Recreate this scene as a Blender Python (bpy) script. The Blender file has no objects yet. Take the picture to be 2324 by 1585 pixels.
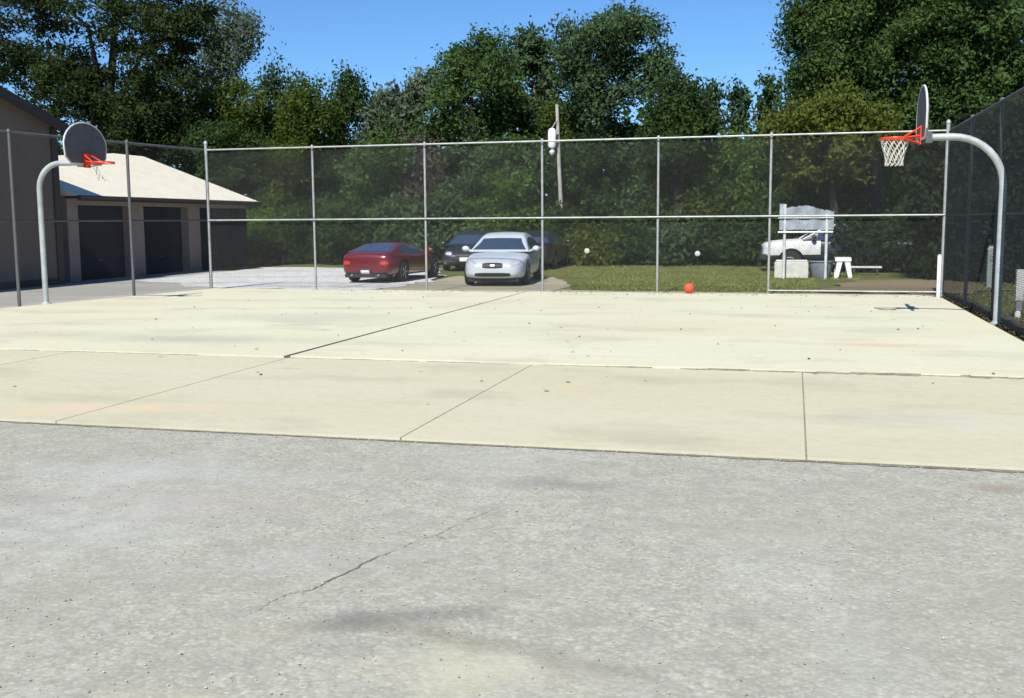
import bpy, bmesh, math, random
import numpy as np
from mathutils import Vector, Matrix, Quaternion
random.seed(7); RNG = np.random.default_rng(7)
S = bpy.context.scene
COL = S.collection
R = math.radians

# ------------------------------------------------------------------ camera
F_PX, YAW, PITCH, ROLL, EYE = 2415.3, R(14.831), R(6.863), R(-0.392), 1.730
CX, CY = 1162.0, 792.5
fw = Vector((-math.sin(YAW)*math.cos(PITCH), math.cos(YAW)*math.cos(PITCH), -math.sin(PITCH)))
r0 = Vector((math.cos(YAW), math.sin(YAW), 0)); u0 = r0.cross(fw)
rt = r0*math.cos(ROLL)+u0*math.sin(ROLL); up = u0*math.cos(ROLL)-r0*math.sin(ROLL)
EYEP = Vector((0, 0, EYE))
cam = bpy.data.cameras.new('camera'); co = bpy.data.objects.new('camera', cam); COL.objects.link(co)
m = Matrix((rt, up, -fw)).transposed().to_4x4(); m.translation = EYEP
co.matrix_world = m
cam.sensor_width = 36; cam.lens = F_PX/2324*36; cam.clip_start = .1; cam.clip_end = 1500
S.camera = co

def ray(u, v): return fw + rt*((u-CX)/F_PX) - up*((v-CY)/F_PX)
def at(u, v, Y):
    d = ray(u, v); return EYEP + d*(Y/d.y)
def gnd(u, v, z=0.0):
    d = ray(u, v); return EYEP + d*((z-EYE)/d.z)
def mpp(P): return (Vector(P)-EYEP).dot(fw)/F_PX     # metres per reference unit at a point

# ------------------------------------------------------------------ world
TO_SUN = Vector((-0.07, -0.97, 1.03)).normalized()
w = bpy.data.worlds.new('World'); S.world = w; w.use_nodes = True
nt = w.node_tree; nt.nodes.clear()
sky = nt.nodes.new('ShaderNodeTexSky'); sky.sky_type = 'NISHITA'; sky.sun_disc = False
sky.sun_elevation = math.asin(TO_SUN.z); sky.sun_rotation = math.atan2(TO_SUN.x, TO_SUN.y)
sky.altitude = 400; sky.air_density = 1.0; sky.dust_density = 0.0; sky.ozone_density = 6.0
bg = nt.nodes.new('ShaderNodeBackground'); bg.inputs[1].default_value = 0.066
ou = nt.nodes.new('ShaderNodeOutputWorld')
tn = nt.nodes.new('ShaderNodeMix'); tn.data_type = 'RGBA'; tn.blend_type = 'MULTIPLY'; tn.inputs[0].default_value = 1; tn.inputs[7].default_value = (.73, .995, 1.22, 1)
nt.links.new(sky.outputs[0], tn.inputs[6]); nt.links.new(tn.outputs[2], bg.inputs[0]); nt.links.new(bg.outputs[0], ou.inputs[0])
sl = bpy.data.lights.new('sun', 'SUN'); sl.energy = 4.2; sl.angle = R(0.53); sl.color = (1.0, .955, .87)
so = bpy.data.objects.new('sun', sl); COL.objects.link(so); so.rotation_euler = TO_SUN.to_track_quat('Z', 'Y').to_euler()
S.view_settings.view_transform = 'Standard'; S.view_settings.look = 'None'
S.view_settings.exposure = 0.75; S.view_settings.gamma = 1
S.cycles.max_bounces = 6; S.cycles.diffuse_bounces = 3; S.cycles.transmission_bounces = 3

# ------------------------------------------------------------------ materials
class NT:
    def __init__(s, name):
        s.m = bpy.data.materials.new(name); s.m.use_nodes = True; s.t = s.m.node_tree
        s.b = s.t.nodes['Principled BSDF']; s.o = s.t.nodes['Material Output']
    def n(s, typ, **kw):
        x = s.t.nodes.new(typ)
        for k, v in kw.items():
            if k.startswith('i_'):
                key = k[2:]; key = int(key) if key.isdigit() else key.replace('_', ' ')
                x.inputs[key].default_value = v
            else: setattr(x, k, v)
        return x
    def l(s, a, b): s.t.links.new(a, b)
    def pos(s, scale=(1, 1, 1)):
        g = s.n('ShaderNodeNewGeometry'); mp = s.n('ShaderNodeMapping'); mp.inputs['Scale'].default_value = scale
        s.l(g.outputs['Position'], mp.inputs[0]); return mp.outputs[0]
    def objpos(s, scale=(1, 1, 1)):
        g = s.n('ShaderNodeTexCoord'); mp = s.n('ShaderNodeMapping'); mp.inputs['Scale'].default_value = scale
        s.l(g.outputs['Object'], mp.inputs[0]); return mp.outputs[0]
    def noise(s, v, scale, det=4, rough=.55):
        x = s.n('ShaderNodeTexNoise'); x.inputs['Scale'].default_value = scale; x.inputs['Detail'].default_value = det
        x.inputs['Roughness'].default_value = rough; s.l(v, x.inputs['Vector']); return x.outputs['Fac']
    def ramp(s, f, stops):
        x = s.n('ShaderNodeValToRGB'); e = x.color_ramp.elements
        while len(e) < len(stops): e.new(.5)
        for q, (p, c) in zip(e, stops):
            q.position = p; q.color = (c, c, c, 1) if not hasattr(c, '__len__') else (*c, 1)
        s.l(f, x.inputs[0]); return x.outputs[0]
    def mix(s, f, a, b, mode='MIX'):
        x = s.n('ShaderNodeMix', data_type='RGBA', blend_type=mode)
        for sock, val in ((x.inputs[0], f), (x.inputs[6], a), (x.inputs[7], b)):
            if isinstance(val, bpy.types.NodeSocket): s.l(val, sock)
            elif hasattr(val, '__len__'): sock.default_value = (*val, 1)
            else: sock.default_value = val
        return x.outputs[2]
    def math(s, op, a, b=0.0):
        x = s.n('ShaderNodeMath', operation=op)
        for i, val in enumerate((a, b)):
            if isinstance(val, bpy.types.NodeSocket): s.l(val, x.inputs[i])
            else: x.inputs[i].default_value = val
        return x.outputs[0]
    def bump(s, f, strength, dist=.01):
        x = s.n('ShaderNodeBump'); x.inputs['Strength'].default_value = strength; x.inputs['Distance'].default_value = dist
        s.l(f, x.inputs['Height']); s.l(x.outputs[0], s.b.inputs['Normal'])
    def blot(s, cx, cy, rx, ry, ang=0, soft=.6, warp=.5):
        """mask of one stain: an ellipse on the ground with a ragged edge"""
        g = s.n('ShaderNodeNewGeometry'); nz = s.n('ShaderNodeTexNoise'); nz.inputs['Scale'].default_value = 2.2/max(rx, ry)
        nz.inputs['Detail'].default_value = 5
        mp = s.n('ShaderNodeMapping', vector_type='TEXTURE'); mp.inputs['Location'].default_value = (cx, cy, 0)
        mp.inputs['Rotation'].default_value = (0, 0, ang); mp.inputs['Scale'].default_value = (rx, ry, 1000)
        n2 = s.n('ShaderNodeTexNoise'); n2.inputs['Scale'].default_value = 11/max(rx, ry); n2.inputs['Detail'].default_value = 6; n2.inputs['Roughness'].default_value = .7; s.l(g.outputs['Position'], n2.inputs['Vector'])
        s.l(g.outputs['Position'], mp.inputs[0]); s.l(g.outputs['Position'], nz.inputs['Vector'])
        ln = s.n('ShaderNodeVectorMath', operation='LENGTH'); s.l(mp.outputs[0], ln.inputs[0])
        k = s.math('ADD', ln.outputs['Value'], s.math('MULTIPLY', s.math('SUBTRACT', nz.outputs['Fac'], .5), warp*2))
        k = s.math('ADD', k, s.math('MULTIPLY', s.math('SUBTRACT', n2.outputs['Fac'], .5), 1.1))
        return s.ramp(k, [(max(0, 1-soft)*.8, 1.0), (1.0, 0.0)])

def simple(name, col, rough=.6, metal=0., var=.12, scale=6, coat=0., bump=0., spec=.5):
    q = NT(name); f = q.noise(q.objpos(), scale, 5)
    lo = tuple(c*(1-var) for c in col); hi = tuple(min(1, c*(1+var)) for c in col)
    q.l(q.ramp(f, [(.3, lo), (.7, hi)]), q.b.inputs['Base Color'])
    q.b.inputs['Roughness'].default_value = rough; q.b.inputs['Metallic'].default_value = metal
    q.b.inputs['Coat Weight'].default_value = coat; q.b.inputs['Specular IOR Level'].default_value = spec
    if coat: q.b.inputs['Coat Roughness'].default_value = .06
    if bump: q.bump(q.noise(q.objpos(), scale*6, 4), bump, .004)
    return q.m

def leaf_mat(name, dark, mid, light, trans=.36):
    q = NT(name); g = q.n('ShaderNodeNewGeometry'); 
    c = q.ramp(g.outputs['Random Per Island'], [(0, dark), (.55, mid), (1, light)])
    f = q.noise(q.pos(), .55, 3)
    c = q.mix(q.ramp(f, [(.4, 0.0), (.62, 1.0)]), c, q.mix(.55, c, light))
    q.l(c, q.b.inputs['Base Color']); q.b.inputs['Roughness'].default_value = .8; q.b.inputs['Specular IOR Level'].default_value = .08
    tr = q.n('ShaderNodeBsdfTranslucent'); q.l(q.mix(.5, c, (light[0]*1.3, light[1]*1.5, light[2])), tr.inputs[0])
    mx = q.n('ShaderNodeMixShader'); mx.inputs[0].default_value = trans
    q.l(q.b.outputs[0], mx.inputs[1]); q.l(tr.outputs[0], mx.inputs[2]); q.l(mx.outputs[0], q.o.inputs[0])
    return q.m

def concrete(name, base, tint, stains=(), streak=.5, seed=0.):
    q = NT(name)
    big = q.noise(q.pos((.16, .5, 1)), 1.0, 6, .6)
    c = q.mix(q.ramp(big, [(.32, 0.0), (.68, 1.0)]), base, tint)
    blo = q.noise(q.pos((.45, .8, 1)), 1.0, 5, .6)
    c = q.mix(q.math('MULTIPLY', q.ramp(blo, [(.52, 0.0), (.75, 1.0)]), streak), c, tuple(x*y for x, y in zip(base, (.73, .735, .78))))
    mott = q.noise(q.pos(), 9, 6, .7)
    c = q.mix(q.math('MULTIPLY', q.ramp(mott, [(.35, 1.0), (.6, 0.0)]), .24), c, tuple(x*.72 for x in base))
    fine = q.noise(q.pos(), 140, 2, .6)
    c = q.mix(q.math('MULTIPLY', q.ramp(fine, [(.35, 1.0), (.65, 0.0)]), .12), c, tuple(x*.6 for x in base))
    for (cx, cy, rx, ry, a, k, colr) in stains:
        c = q.mix(q.math('MULTIPLY', q.blot(cx, cy, rx, ry, a, .9, .5), k), c, colr)
    q.l(c, q.b.inputs['Base Color']); q.b.inputs['Roughness'].default_value = .9; q.b.inputs['Specular IOR Level'].default_value = .25
    q.bump(fine, .25, .002)
    return q.m

def chipseal(name, stains, cols, scale=42):
    q = NT(name)
    vo = q.n('ShaderNodeTexVoronoi'); vo.inputs['Scale'].default_value = scale; q.l(q.pos(), vo.inputs['Vector'])
    sep = q.n('ShaderNodeSeparateColor'); q.l(vo.outputs['Color'], sep.inputs[0])
    c = q.ramp(sep.outputs[0], [(0, cols[0]), (.45, cols[1]), (.8, cols[2]), (1, cols[3])])
    c = q.mix(q.math('MULTIPLY', q.ramp(vo.outputs['Distance'], [(.28, 0.0), (.75, 1.0)]), .40), c, tuple(x*.55 for x in cols[1]))
    f2 = q.noise(q.pos(), 30, 5, .75)
    c = q.mix(q.math('MULTIPLY', q.ramp(f2, [(.42, 1.0), (.56, 0.0)]), .45), c, tuple(x*.72 for x in cols[1]))
    f3 = q.noise(q.pos((1, 1, 1)), 55, 4, .7)
    c = q.mix(q.math('MULTIPLY', q.ramp(f3, [(.52, 0.0), (.66, 1.0)]), .35), c, tuple(min(1, x*1.12) for x in cols[3]))
    big = q.noise(q.pos((.35, .6, 1)), .9, 7, .65)
    c = q.mix(q.math('MULTIPLY', q.ramp(big, [(.45, 0.0), (.64, 1.0)]), .5), c, (.30, .288, .235))
    b2 = q.noise(q.pos((.7, .4, 1)), .8, 5, .6)
    c = q.mix(q.math('MULTIPLY', q.ramp(b2, [(.5, 0.0), (.68, 1.0)]), .42), c, (.445, .455, .43))
    b3 = q.noise(q.pos((1, 1.3, 1)), 3.2, 6, .65)
    c = q.mix(q.math('MULTIPLY', q.ramp(b3, [(.36, 1.0), (.56, 0.0)]), .42), c, (.235, .235, .205))
    b4 = q.noise(q.pos((1.2, 1, 1)), 7.5, 5, .65)
    c = q.mix(q.math('MULTIPLY', q.ramp(b4, [(.50, 0.0), (.70, 1.0)]), .38), c, (.45, .447, .40))
    for (cx, cy, rx, ry, a, k, colr) in stains:
        c = q.mix(q.math('MULTIPLY', q.blot(cx, cy, rx, ry, a, .95, .75), k), c, colr)
    q.l(c, q.b.inputs['Base Color']); q.b.inputs['Roughness'].default_value = .92; q.b.inputs['Specular IOR Level'].default_value = .2
    q.bump(q.math('MULTIPLY', vo.outputs['Distance'], -1.0), .3, .005)
    return q.m

M = {}
M['galv'] = simple('galvanised_steel', (.315, .325, .32), .55, .3, .22, 5)
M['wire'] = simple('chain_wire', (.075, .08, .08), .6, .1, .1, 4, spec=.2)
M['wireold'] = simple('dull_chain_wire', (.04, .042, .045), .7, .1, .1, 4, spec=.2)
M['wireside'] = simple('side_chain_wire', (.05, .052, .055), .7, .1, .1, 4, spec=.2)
M['galvshade'] = simple('shade_toned_galvanised_steel', (.10, .10, .105), .6, .2, .15, 7)  # darker copy of the steel: shade on the side fences put into the colour
M['polew'] = simple('painted_pole', (.34, .375, .375), .55, .1, .22, 3)
M['board'] = simple('grey_backboard', (.085, .085, .095), .6, .1, .15, 4)
M['edge'] = simple('backboard_edge', (.50, .50, .49), .5, 0, .15, 5)
M['rimred'] = simple('rim_paint', (.62, .055, .02), .45, 0, .15, 9)
M['net'] = simple('net_cord', (.52, .51, .43), .9, 0, .08, 20)
M['brownwall'] = simple('brown_siding', (.170, .140, .128), .8, 0, .10, 2, bump=.1)
M['brownpier'] = simple('brown_masonry', (.27, .20, .165), .85, 0, .12, 4, bump=.2)
M['trim'] = simple('dark_trim', (.035, .026, .022), .6, 0, .15, 4)
M['doord'] = simple('dark_overhead_door', (.009, .0075, .012), .8, 0, .15, 3)
M['roofm'] = simple('cream_metal_roof', (.80, .75, .60), .5, 0, .05, 1.5)
M['roofd'] = simple('brown_shingle', (.07, .055, .045), .9, 0, .2, 8)
M['glass'] = simple('car_glass', (.028, .048, .080), .05, 0, .1, 2, spec=.9)
M['tyre'] = simple('tyre_rubber', (.014, .014, .014), .85, 0, .2, 12)
M['alloy'] = simple('alloy_rim', (.38, .38, .40), .35, .7, .08, 6)
M['blackp'] = simple('black_plastic', (.015, .016, .018), .6, 0, .2, 8)
M['red'] = simple('red_car_paint', (.13, .006, .011), .28, .2, .05, 3, coat=.9)
M['silver'] = simple('silver_car_paint', (.62, .67, .70), .34, .3, .04, 3, coat=.6)
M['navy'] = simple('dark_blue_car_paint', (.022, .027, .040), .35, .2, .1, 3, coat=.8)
M['black'] = simple('black_car_paint', (.012, .013, .017), .35, .1, .1, 3, coat=.8)
M['white'] = simple('white_paint', (.72, .73, .74), .4, 0, .05, 4, coat=.3)
M['lamp'] = simple('headlight_glass', (.62, .60, .64), .12, .3, .15, 14, coat=.8)
M['tail'] = simple('tail_light_lens', (.45, .03, .02), .15, 0, .2, 10, coat=.8)
M['taild'] = simple('dim_tail_lens', (.06, .008, .008), .2, 0, .2, 10)
M['plate'] = simple('plate_white', (.66, .64, .66), .5, 0, .08, 30)
M['wood'] = simple('weathered_pole_wood', (.33, .31, .275), .85, 0, .25, 4, bump=.3)
M['whitem'] = simple('white_enamel', (.74, .77, .76), .4, 0, .05, 5)
M['dimwhite'] = simple('dimmed_weathered_white', (.50, .51, .50), .6, 0, .2, 4)
M['blockc'] = simple('pale_concrete_block', (.47, .47, .43), .9, 0, .16, 5, bump=.3)
M['tarp'] = simple('bluish_plastic', (.20, .225, .27), .55, 0, .3, 3)
M['sheet'] = simple('weathered_sheet', (.24, .275, .30), .6, 0, .55, 2.0)
M['redgate'] = simple('red_gate_paint', (.55, .075, .055), .6, 0, .2, 7)
M['ball'] = simple('ball_rubber', (.62, .07, .03), .6, 0, .12, 8)
M['bark'] = simple('bark', (.026, .021, .018), .95, 0, .35, 3, bump=.4)
M['barkg'] = simple('grey_bark', (.15, .135, .12), .95, 0, .3, 3, bump=.4)
M['greenbox'] = simple('pale_green_box', (.30, .36, .33), .6, 0, .1, 5)
M['filler'] = simple('joint_filler', (.085, .08, .06), .95, 0, .3, 8)
M['crackd'] = simple('dark_crack', (.165, .16, .14), .95, 0, .35, 20)  # one dark tone for the strips that draw the cracks
M['dirt'] = simple('dark_soil', (.075, .06, .042), .95, 0, .5, 5, bump=.4)
L = {}
L['deep'] = leaf_mat('foliage_deep', (.011, .027, .010), (.027, .056, .018), (.060, .098, .027))
L['olive'] = leaf_mat('foliage_olive', (.018, .034, .006), (.046, .074, .013), (.095, .128, .024))
L['mid'] = leaf_mat('foliage_mid', (.016, .036, .011), (.041, .079, .022), (.086, .145, .040))
L['bright'] = leaf_mat('foliage_bright', (.021, .047, .010), (.053, .108, .022), (.105, .175, .038))
L['grey'] = leaf_mat('foliage_grey', (.043, .060, .038), (.082, .108, .066), (.135, .17, .11))
L['dusty'] = leaf_mat('foliage_dusty', (.018, .036, .017), (.045, .079, .034), (.092, .145, .060))
L['yellow'] = leaf_mat('foliage_yellow', (.028, .043, .009), (.068, .092, .017), (.13, .15, .032))
L['brown'] = leaf_mat('twigs_brown', (.045, .036, .028), (.085, .070, .055), (.13, .11, .085))
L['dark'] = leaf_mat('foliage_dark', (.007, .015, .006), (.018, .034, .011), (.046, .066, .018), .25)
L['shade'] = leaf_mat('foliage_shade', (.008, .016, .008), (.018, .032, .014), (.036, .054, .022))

# ------------------------------------------------------------------ objects and meshes
def link(name, me, mat, parent=None, smooth=False):
    if mat: me.materials.append(mat)
    if smooth:
        me.polygons.foreach_set('use_smooth', [True]*len(me.polygons)); me.set_sharp_from_angle(angle=R(38))
    o = bpy.data.objects.new(name, me); COL.objects.link(o)
    if parent: o.parent = parent
    return o
def tag(o, label=None, cat=None, group=None, kind=None):
    for k, v in (('label', label), ('category', cat), ('group', group), ('kind', kind)):
        if v: o[k] = v
    return o
def thing(name, label, cat, loc=(0, 0, 0), rz=0, group=None):
    o = bpy.data.objects.new(name, None); COL.objects.link(o); o.empty_display_size = .2
    o.location = loc; o.rotation_euler = (0, 0, rz); return tag(o, label, cat, group)

class MB:
    def __init__(s): s.v = []; s.f = []
    def add(s, vs, fs):
        k = len(s.v); s.v += [tuple(x) for x in vs]; s.f += [tuple(i+k for i in f) for f in fs]; return s
    def box(s, a, b):
        (x0, y0, z0), (x1, y1, z1) = a, b
        return s.add([(x0, y0, z0), (x1, y0, z0), (x1, y1, z0), (x0, y1, z0), (x0, y0, z1), (x1, y0, z1), (x1, y1, z1), (x0, y1, z1)],
                     [(0, 3, 2, 1), (4, 5, 6, 7), (0, 1, 5, 4), (1, 2, 6, 5), (2, 3, 7, 6), (3, 0, 4, 7)])
    def prism(s, pts, z0, z1):      # footprint polygon (ccw) -> upright prism
        n = len(pts)
        return s.add([(x, y, z0) for x, y in pts]+[(x, y, z1) for x, y in pts],
                     [tuple(range(n-1, -1, -1)), tuple(range(n, 2*n))]+[(i, (i+1) % n, n+(i+1) % n, n+i) for i in range(n)])
    def tube(s, pts, rad, n=10, caps=True, closed=False):
        pts = [Vector(p) for p in pts]; N = len(pts)
        rads = rad if hasattr(rad, '__len__') else [rad]*N
        ref = None; vs = []
        for i, p in enumerate(pts):
            a = pts[(i-1) % N] if closed or i > 0 else p; b = pts[(i+1) % N] if closed or i < N-1 else p
            t = (b-a).normalized()
            if ref is None:
                ref = Vector((0, 0, 1)) if abs(t.z) < .9 else Vector((1, 0, 0))
            e1 = (ref - t*ref.dot(t)).normalized(); e2 = t.cross(e1); ref = e1
            for k in range(n):
                q = 2*math.pi*k/n; vs.append(p+(e1*math.cos(q)+e2*math.sin(q))*rads[i])
        fs = []
        for i in range(N if closed else N-1):
            j = (i+1) % N
            fs += [(i*n+k, i*n+(k+1) % n, j*n+(k+1) % n, j*n+k) for k in range(n)]
        if caps and not closed:
            fs += [tuple(range(n-1, -1, -1)), tuple(range((N-1)*n, N*n))]
        return s.add(vs, fs)
    def lathe(s, prof, n=24, axis='z', org=(0, 0, 0)):
        vs = []; o = Vector(org)
        for r_, h in prof:
            for k in range(n):
                q = 2*math.pi*k/n
                p = Vector((r_*math.cos(q), r_*math.sin(q), h))
                if axis == 'y': p = Vector((p.x, p.z, p.y))
                vs.append(o+p)
        N = len(prof); fs = [(i*n+k, i*n+(k+1) % n, (i+1)*n+(k+1) % n, (i+1)*n+k) for i in range(N-1) for k in range(n)]
        fs += [tuple(range(n-1, -1, -1)), tuple(range((N-1)*n, N*n))]
        return s.add(vs, fs)
    def mesh(s, name):
        me = bpy.data.meshes.new(name); me.from_pydata(s.v, [], s.f); me.validate()
        bm = bmesh.new(); bm.from_mesh(me); bmesh.ops.recalc_face_normals(bm, faces=bm.faces); bm.to_mesh(me); bm.free()
        return me
    def build(s, name, mat, parent=None, smooth=False): return link(name, s.mesh(name), mat, parent, smooth)
def struct(name, mb, mat): return tag(mb.build(name, mat), kind='structure')

def quads(name, C, A, B, mat, parent=None):
    """many loose leaf quads: centres C, half axes A and B"""
    n = len(C); V = np.empty((n, 4, 3), np.float32)
    V[:, 0] = C-A; V[:, 1] = C-B*.9+A*.1; V[:, 2] = C+A; V[:, 3] = C+B*.9+A*.1
    me = bpy.data.meshes.new(name); me.vertices.add(4*n); me.vertices.foreach_set('co', V.ravel())
    me.loops.add(4*n); me.loops.foreach_set('vertex_index', np.arange(4*n, dtype=np.int32))
    me.polygons.add(n); me.polygons.foreach_set('loop_start', np.arange(0, 4*n, 4, dtype=np.int32))
    me.update(calc_edges=True); me.validate()
    return link(name, me, mat, parent)

# ------------------------------------------------------------------ ground
YB, YA, YG, XR = 25.61, 12.545, 8.02, 3.23          # back fence, slab joint, gravel edge, right fence
XJ1, XJ2, XJ3 = -6.346, -3.068, .124
LF = lambda y: -15.02 - .135*(YB-y)                   # the left fence leans a little outwards towards us

q = NT('grass_ground'); f = q.noise(q.pos(), .35, 6, .6)
c = q.ramp(f, [(.35, (.085, .105, .028)), (.55, (.12, .135, .040)), (.72, (.175, .155, .062))])
c = q.mix(q.math('MULTIPLY', q.ramp(q.noise(q.pos(), 14, 5, .7), [(.4, 1.0), (.62, 0.0)]), .5), c, (.030, .040, .012))
q.l(c, q.b.inputs['Base Color']); q.b.inputs['Roughness'].default_value = .95; q.b.inputs['Specular IOR Level'].default_value = .15
GRASS = q.m
g = MB(); g.add([(-400, -150, -.09), (400, -150, -.09), (400, 700, -.09), (-400, 700, -.09)], [(0, 1, 2, 3)])
struct('ground', g, GRASS)

far_st = [(*gnd(430, 770)[:2], 1.9, .8, .1, .8, (.37, .36, .31)), (*gnd(700, 722)[:2], 2.4, 1.1, .15, .7, (.39, .38, .33)), (*gnd(800, 700)[:2], 1.5, .5, .1, .6, (.38, .37, .32)),
          (*gnd(2010, 785)[:2], 1.1, .35, 0, .8, (.47, .38, .25)), (*gnd(250, 690)[:2], 2.6, .8, .2, .6, (.50, .43, .29)), (*gnd(120, 760)[:2], 2.2, .9, .2, .5, (.42, .40, .30)),
          (*gnd(1080, 690)[:2], 1.3, .5, .0, .6, (.42, .40, .33)), (*gnd(737, 750)[:2], .18, .06, 0, .9, (.20, .18, .14)), (*gnd(1160, 745)[:2], 1.2, .3, 0, .45, (.42, .41, .34)),
          (*gnd(1500, 730)[:2], 3.0, .9, 0, .6, (.53, .47, .33)), (*gnd(1330, 700)[:2], 1.6, .5, 0, .45, (.46, .43, .33)), (*gnd(1900, 725)[:2], 2.0, .5, 0, .45, (.50, .46, .34)), (*gnd(2080, 690)[:2], .9, .8, 0, .5, (.46, .45, .35))]
near_st = [(*gnd(1310, 880)[:2], .35, .14, 0, .6, (.56, .40, .22)), (*gnd(660, 833)[:2], .25, .06, 0, .6, (.30, .27, .2)),
           (*gnd(300, 920)[:2], 1.3, .35, .2, .5, (.57, .44, .30)), (*gnd(60, 930)[:2], .8, .3, .2, .5, (.57, .43, .30)),
           (*gnd(1500, 960)[:2], 1.6, .5, .1, .35, (.47, .44, .37)), (*gnd(2150, 950)[:2], 1.2, .6, 0, .4, (.45, .46, .41)),
           (*gnd(700, 890)[:2], 1.4, .5, .3, .35, (.46, .43, .36))]
M['slab_far'] = concrete('far_concrete', (.532, .512, .372), (.575, .562, .43), far_st, .85)
M['slab_near'] = concrete('near_concrete', (.476, .447, .313), (.515, .494, .372), near_st, .8)
M['walk'] = concrete('grey_concrete', (.30, .295, .265), (.36, .35, .32), (), .7)
M['edgec'] = concrete('worn_concrete', (.33, .31, .24), (.40, .38, .30), (), .8)

yb_ = YB - .16
c = MB()
c.prism([(LF(YA)+.02, YA+.012), (XJ1-.062, YA+.012), (XJ1-.028, yb_), (LF(yb_)+.1, yb_)], -.16, 0)
c.prism([(XJ1+.034, YA+.012), (XR-.1, YA+.012), (XR-.1, yb_-.75), (XR-.32, yb_-.12), (XR-.6, yb_), (XJ1+.024, yb_)], -.16, .006)
struct('court', c, M['slab_far'])
j = MB(); j.box((XJ1-.066, YA+.015, -.1), (XJ1+.05, yb_-.01, -.012)); struct('expansion_joint', j, M['filler'])
a = MB(); xs = [-19.2, -12.8, -9.6, XJ1, XJ2, XJ3, 3.35, 6.6, 9.8, 13]
for x0, x1 in zip(xs, xs[1:]):
    a.box((x0+.007, YG, -.16), (x1-.007, YA-.004, -.020))
struct('apron', a, M['slab_near'])
jj = MB()
for x in xs[1:-1]: jj.box((x-.0065, YG+.004, -.15), (x+.0065, YA-.02, -.0228))
M['jsand'] = simple('sandy_joint', (.23, .205, .145), .95, 0, .3, 12)
struct('control_joint', jj, M['jsand'])
# dirt on the little riser between the two slabs
sg_ = MB(); x = -15.5; rr = random.Random(21)
while x < 11:
    d = rr.uniform(.08, .5); k = .25+.75*min(1, max(0, (x+3)/4)); hgt = -.020+.024*min(1, k*rr.uniform(.35, 1.25))
    if rr.random() < .55+.5*k: sg_.box((x, YA-.003, -.1), (x+d-.002, YA+.0105, min(.003, hgt)))
    x += d
M['riser'] = simple('riser_grime', (.20, .19, .135), .95, 0, .4, 9)
struct('step_grime', sg_, M['riser'])
# broken lip of mortar along the step between the two slabs, thicker to the right
lp = MB(); x = -1.2; rr = random.Random(3)
while x < 9:
    d = rr.uniform(.1, .45); k = .3+.7*min(1, max(0, (x+1.2)/4))
    if rr.random() < .85:
        lp.prism([(x, YA-.012), (x+d*.3, YA-.012-.06*k*rr.uniform(.4, 1.3)), (x+d*.8, YA-.012-.07*k*rr.uniform(.3, 1.3)), (x+d, YA-.012), (x+d, YA+.008), (x, YA+.008)], -.05, -.006-.01*rr.random())
    x += d
M['lipd'] = simple('dirty_mortar', (.215, .205, .15), .95, 0, .35, 9)
struct('lip', lp, M['lipd'])

st = [(*gnd(860, 1385)[:2], .55, .16, .5, .85, (.15, .148, .14)), (*gnd(1270, 1085)[:2], .75, .20, .0, .65, (.20, .195, .18)),
      (*gnd(1080, 1500)[:2], .62, .33, .2, .85, (.45, .425, .315)), (*gnd(1000, 1420)[:2], .5, .12, -.2, .7, (.22, .20, .15)), (*gnd(1330, 1480)[:2], .4, .12, -.3, .6, (.20, .195, .17)), (*gnd(760, 1400)[:2], .3, .1, .3, .6, (.21, .20, .165)),
      (*gnd(1250, 1480)[:2], .35, .14, -.6, .5, (.22, .20, .17)), (*gnd(560, 1420)[:2], .35, .25, .4, .4, (.33, .31, .23)),
      (*gnd(2280, 1095)[:2], .5, .16, 0, .7, (.25, .20, .15)), (*gnd(30, 1110)[:2], .6, .18, 0, .5, (.22, .21, .19)),
      (*gnd(500, 1130)[:2], 1.5, .5, 0, .4, (.36, .33, .30)), (*gnd(380, 1060)[:2], 1.5, .45, 0, .4, (.42, .43, .42)),
      (*gnd(1750, 1180)[:2], .9, .5, .3, .4, (.30, .29, .22)), (*gnd(450, 1575)[:2], .5, .12, 0, .6, (.44, .40, .28)),
      (*gnd(2000, 1420)[:2], .5, .4, .3, .35, (.28, .27, .22)), (*gnd(700, 1250)[:2], .8, .3, .5, .35, (.38, .375, .36))]
M['chip'] = chipseal('chip_seal', st, [(.285, .281, .228), (.360, .356, .290), (.408, .403, .331), (.47, .463, .388)])
p = MB(); p.add([(-60, -60, -.045), (60, -60, -.045), (60, YG-.004, -.045), (-60, YG-.004, -.045)], [(0, 1, 2, 3)])
struct('pavement', p, M['chip'])
# grime gathered along the slab edge
e = MB(); n = 240; top = []; bot = []
rr = random.Random(5)
for i in range(n+1):
    x = -9+18*i/n; top.append((x, YG-.002, -.041)); bot.append((x, YG-.035-.05*max(0, min(1, (x+2)/4))*rr.uniform(.3, 1)-.03*rr.random(), -.041))
e.add(top+bot, [(i, i+1, n+2+i, n+1+i) for i in range(n)]); 
M['grime'] = simple('edge_grime', (.165, .15, .115), .95, 0, .35, 14)
struct('gutter_grime', e, M['grime'])
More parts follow.
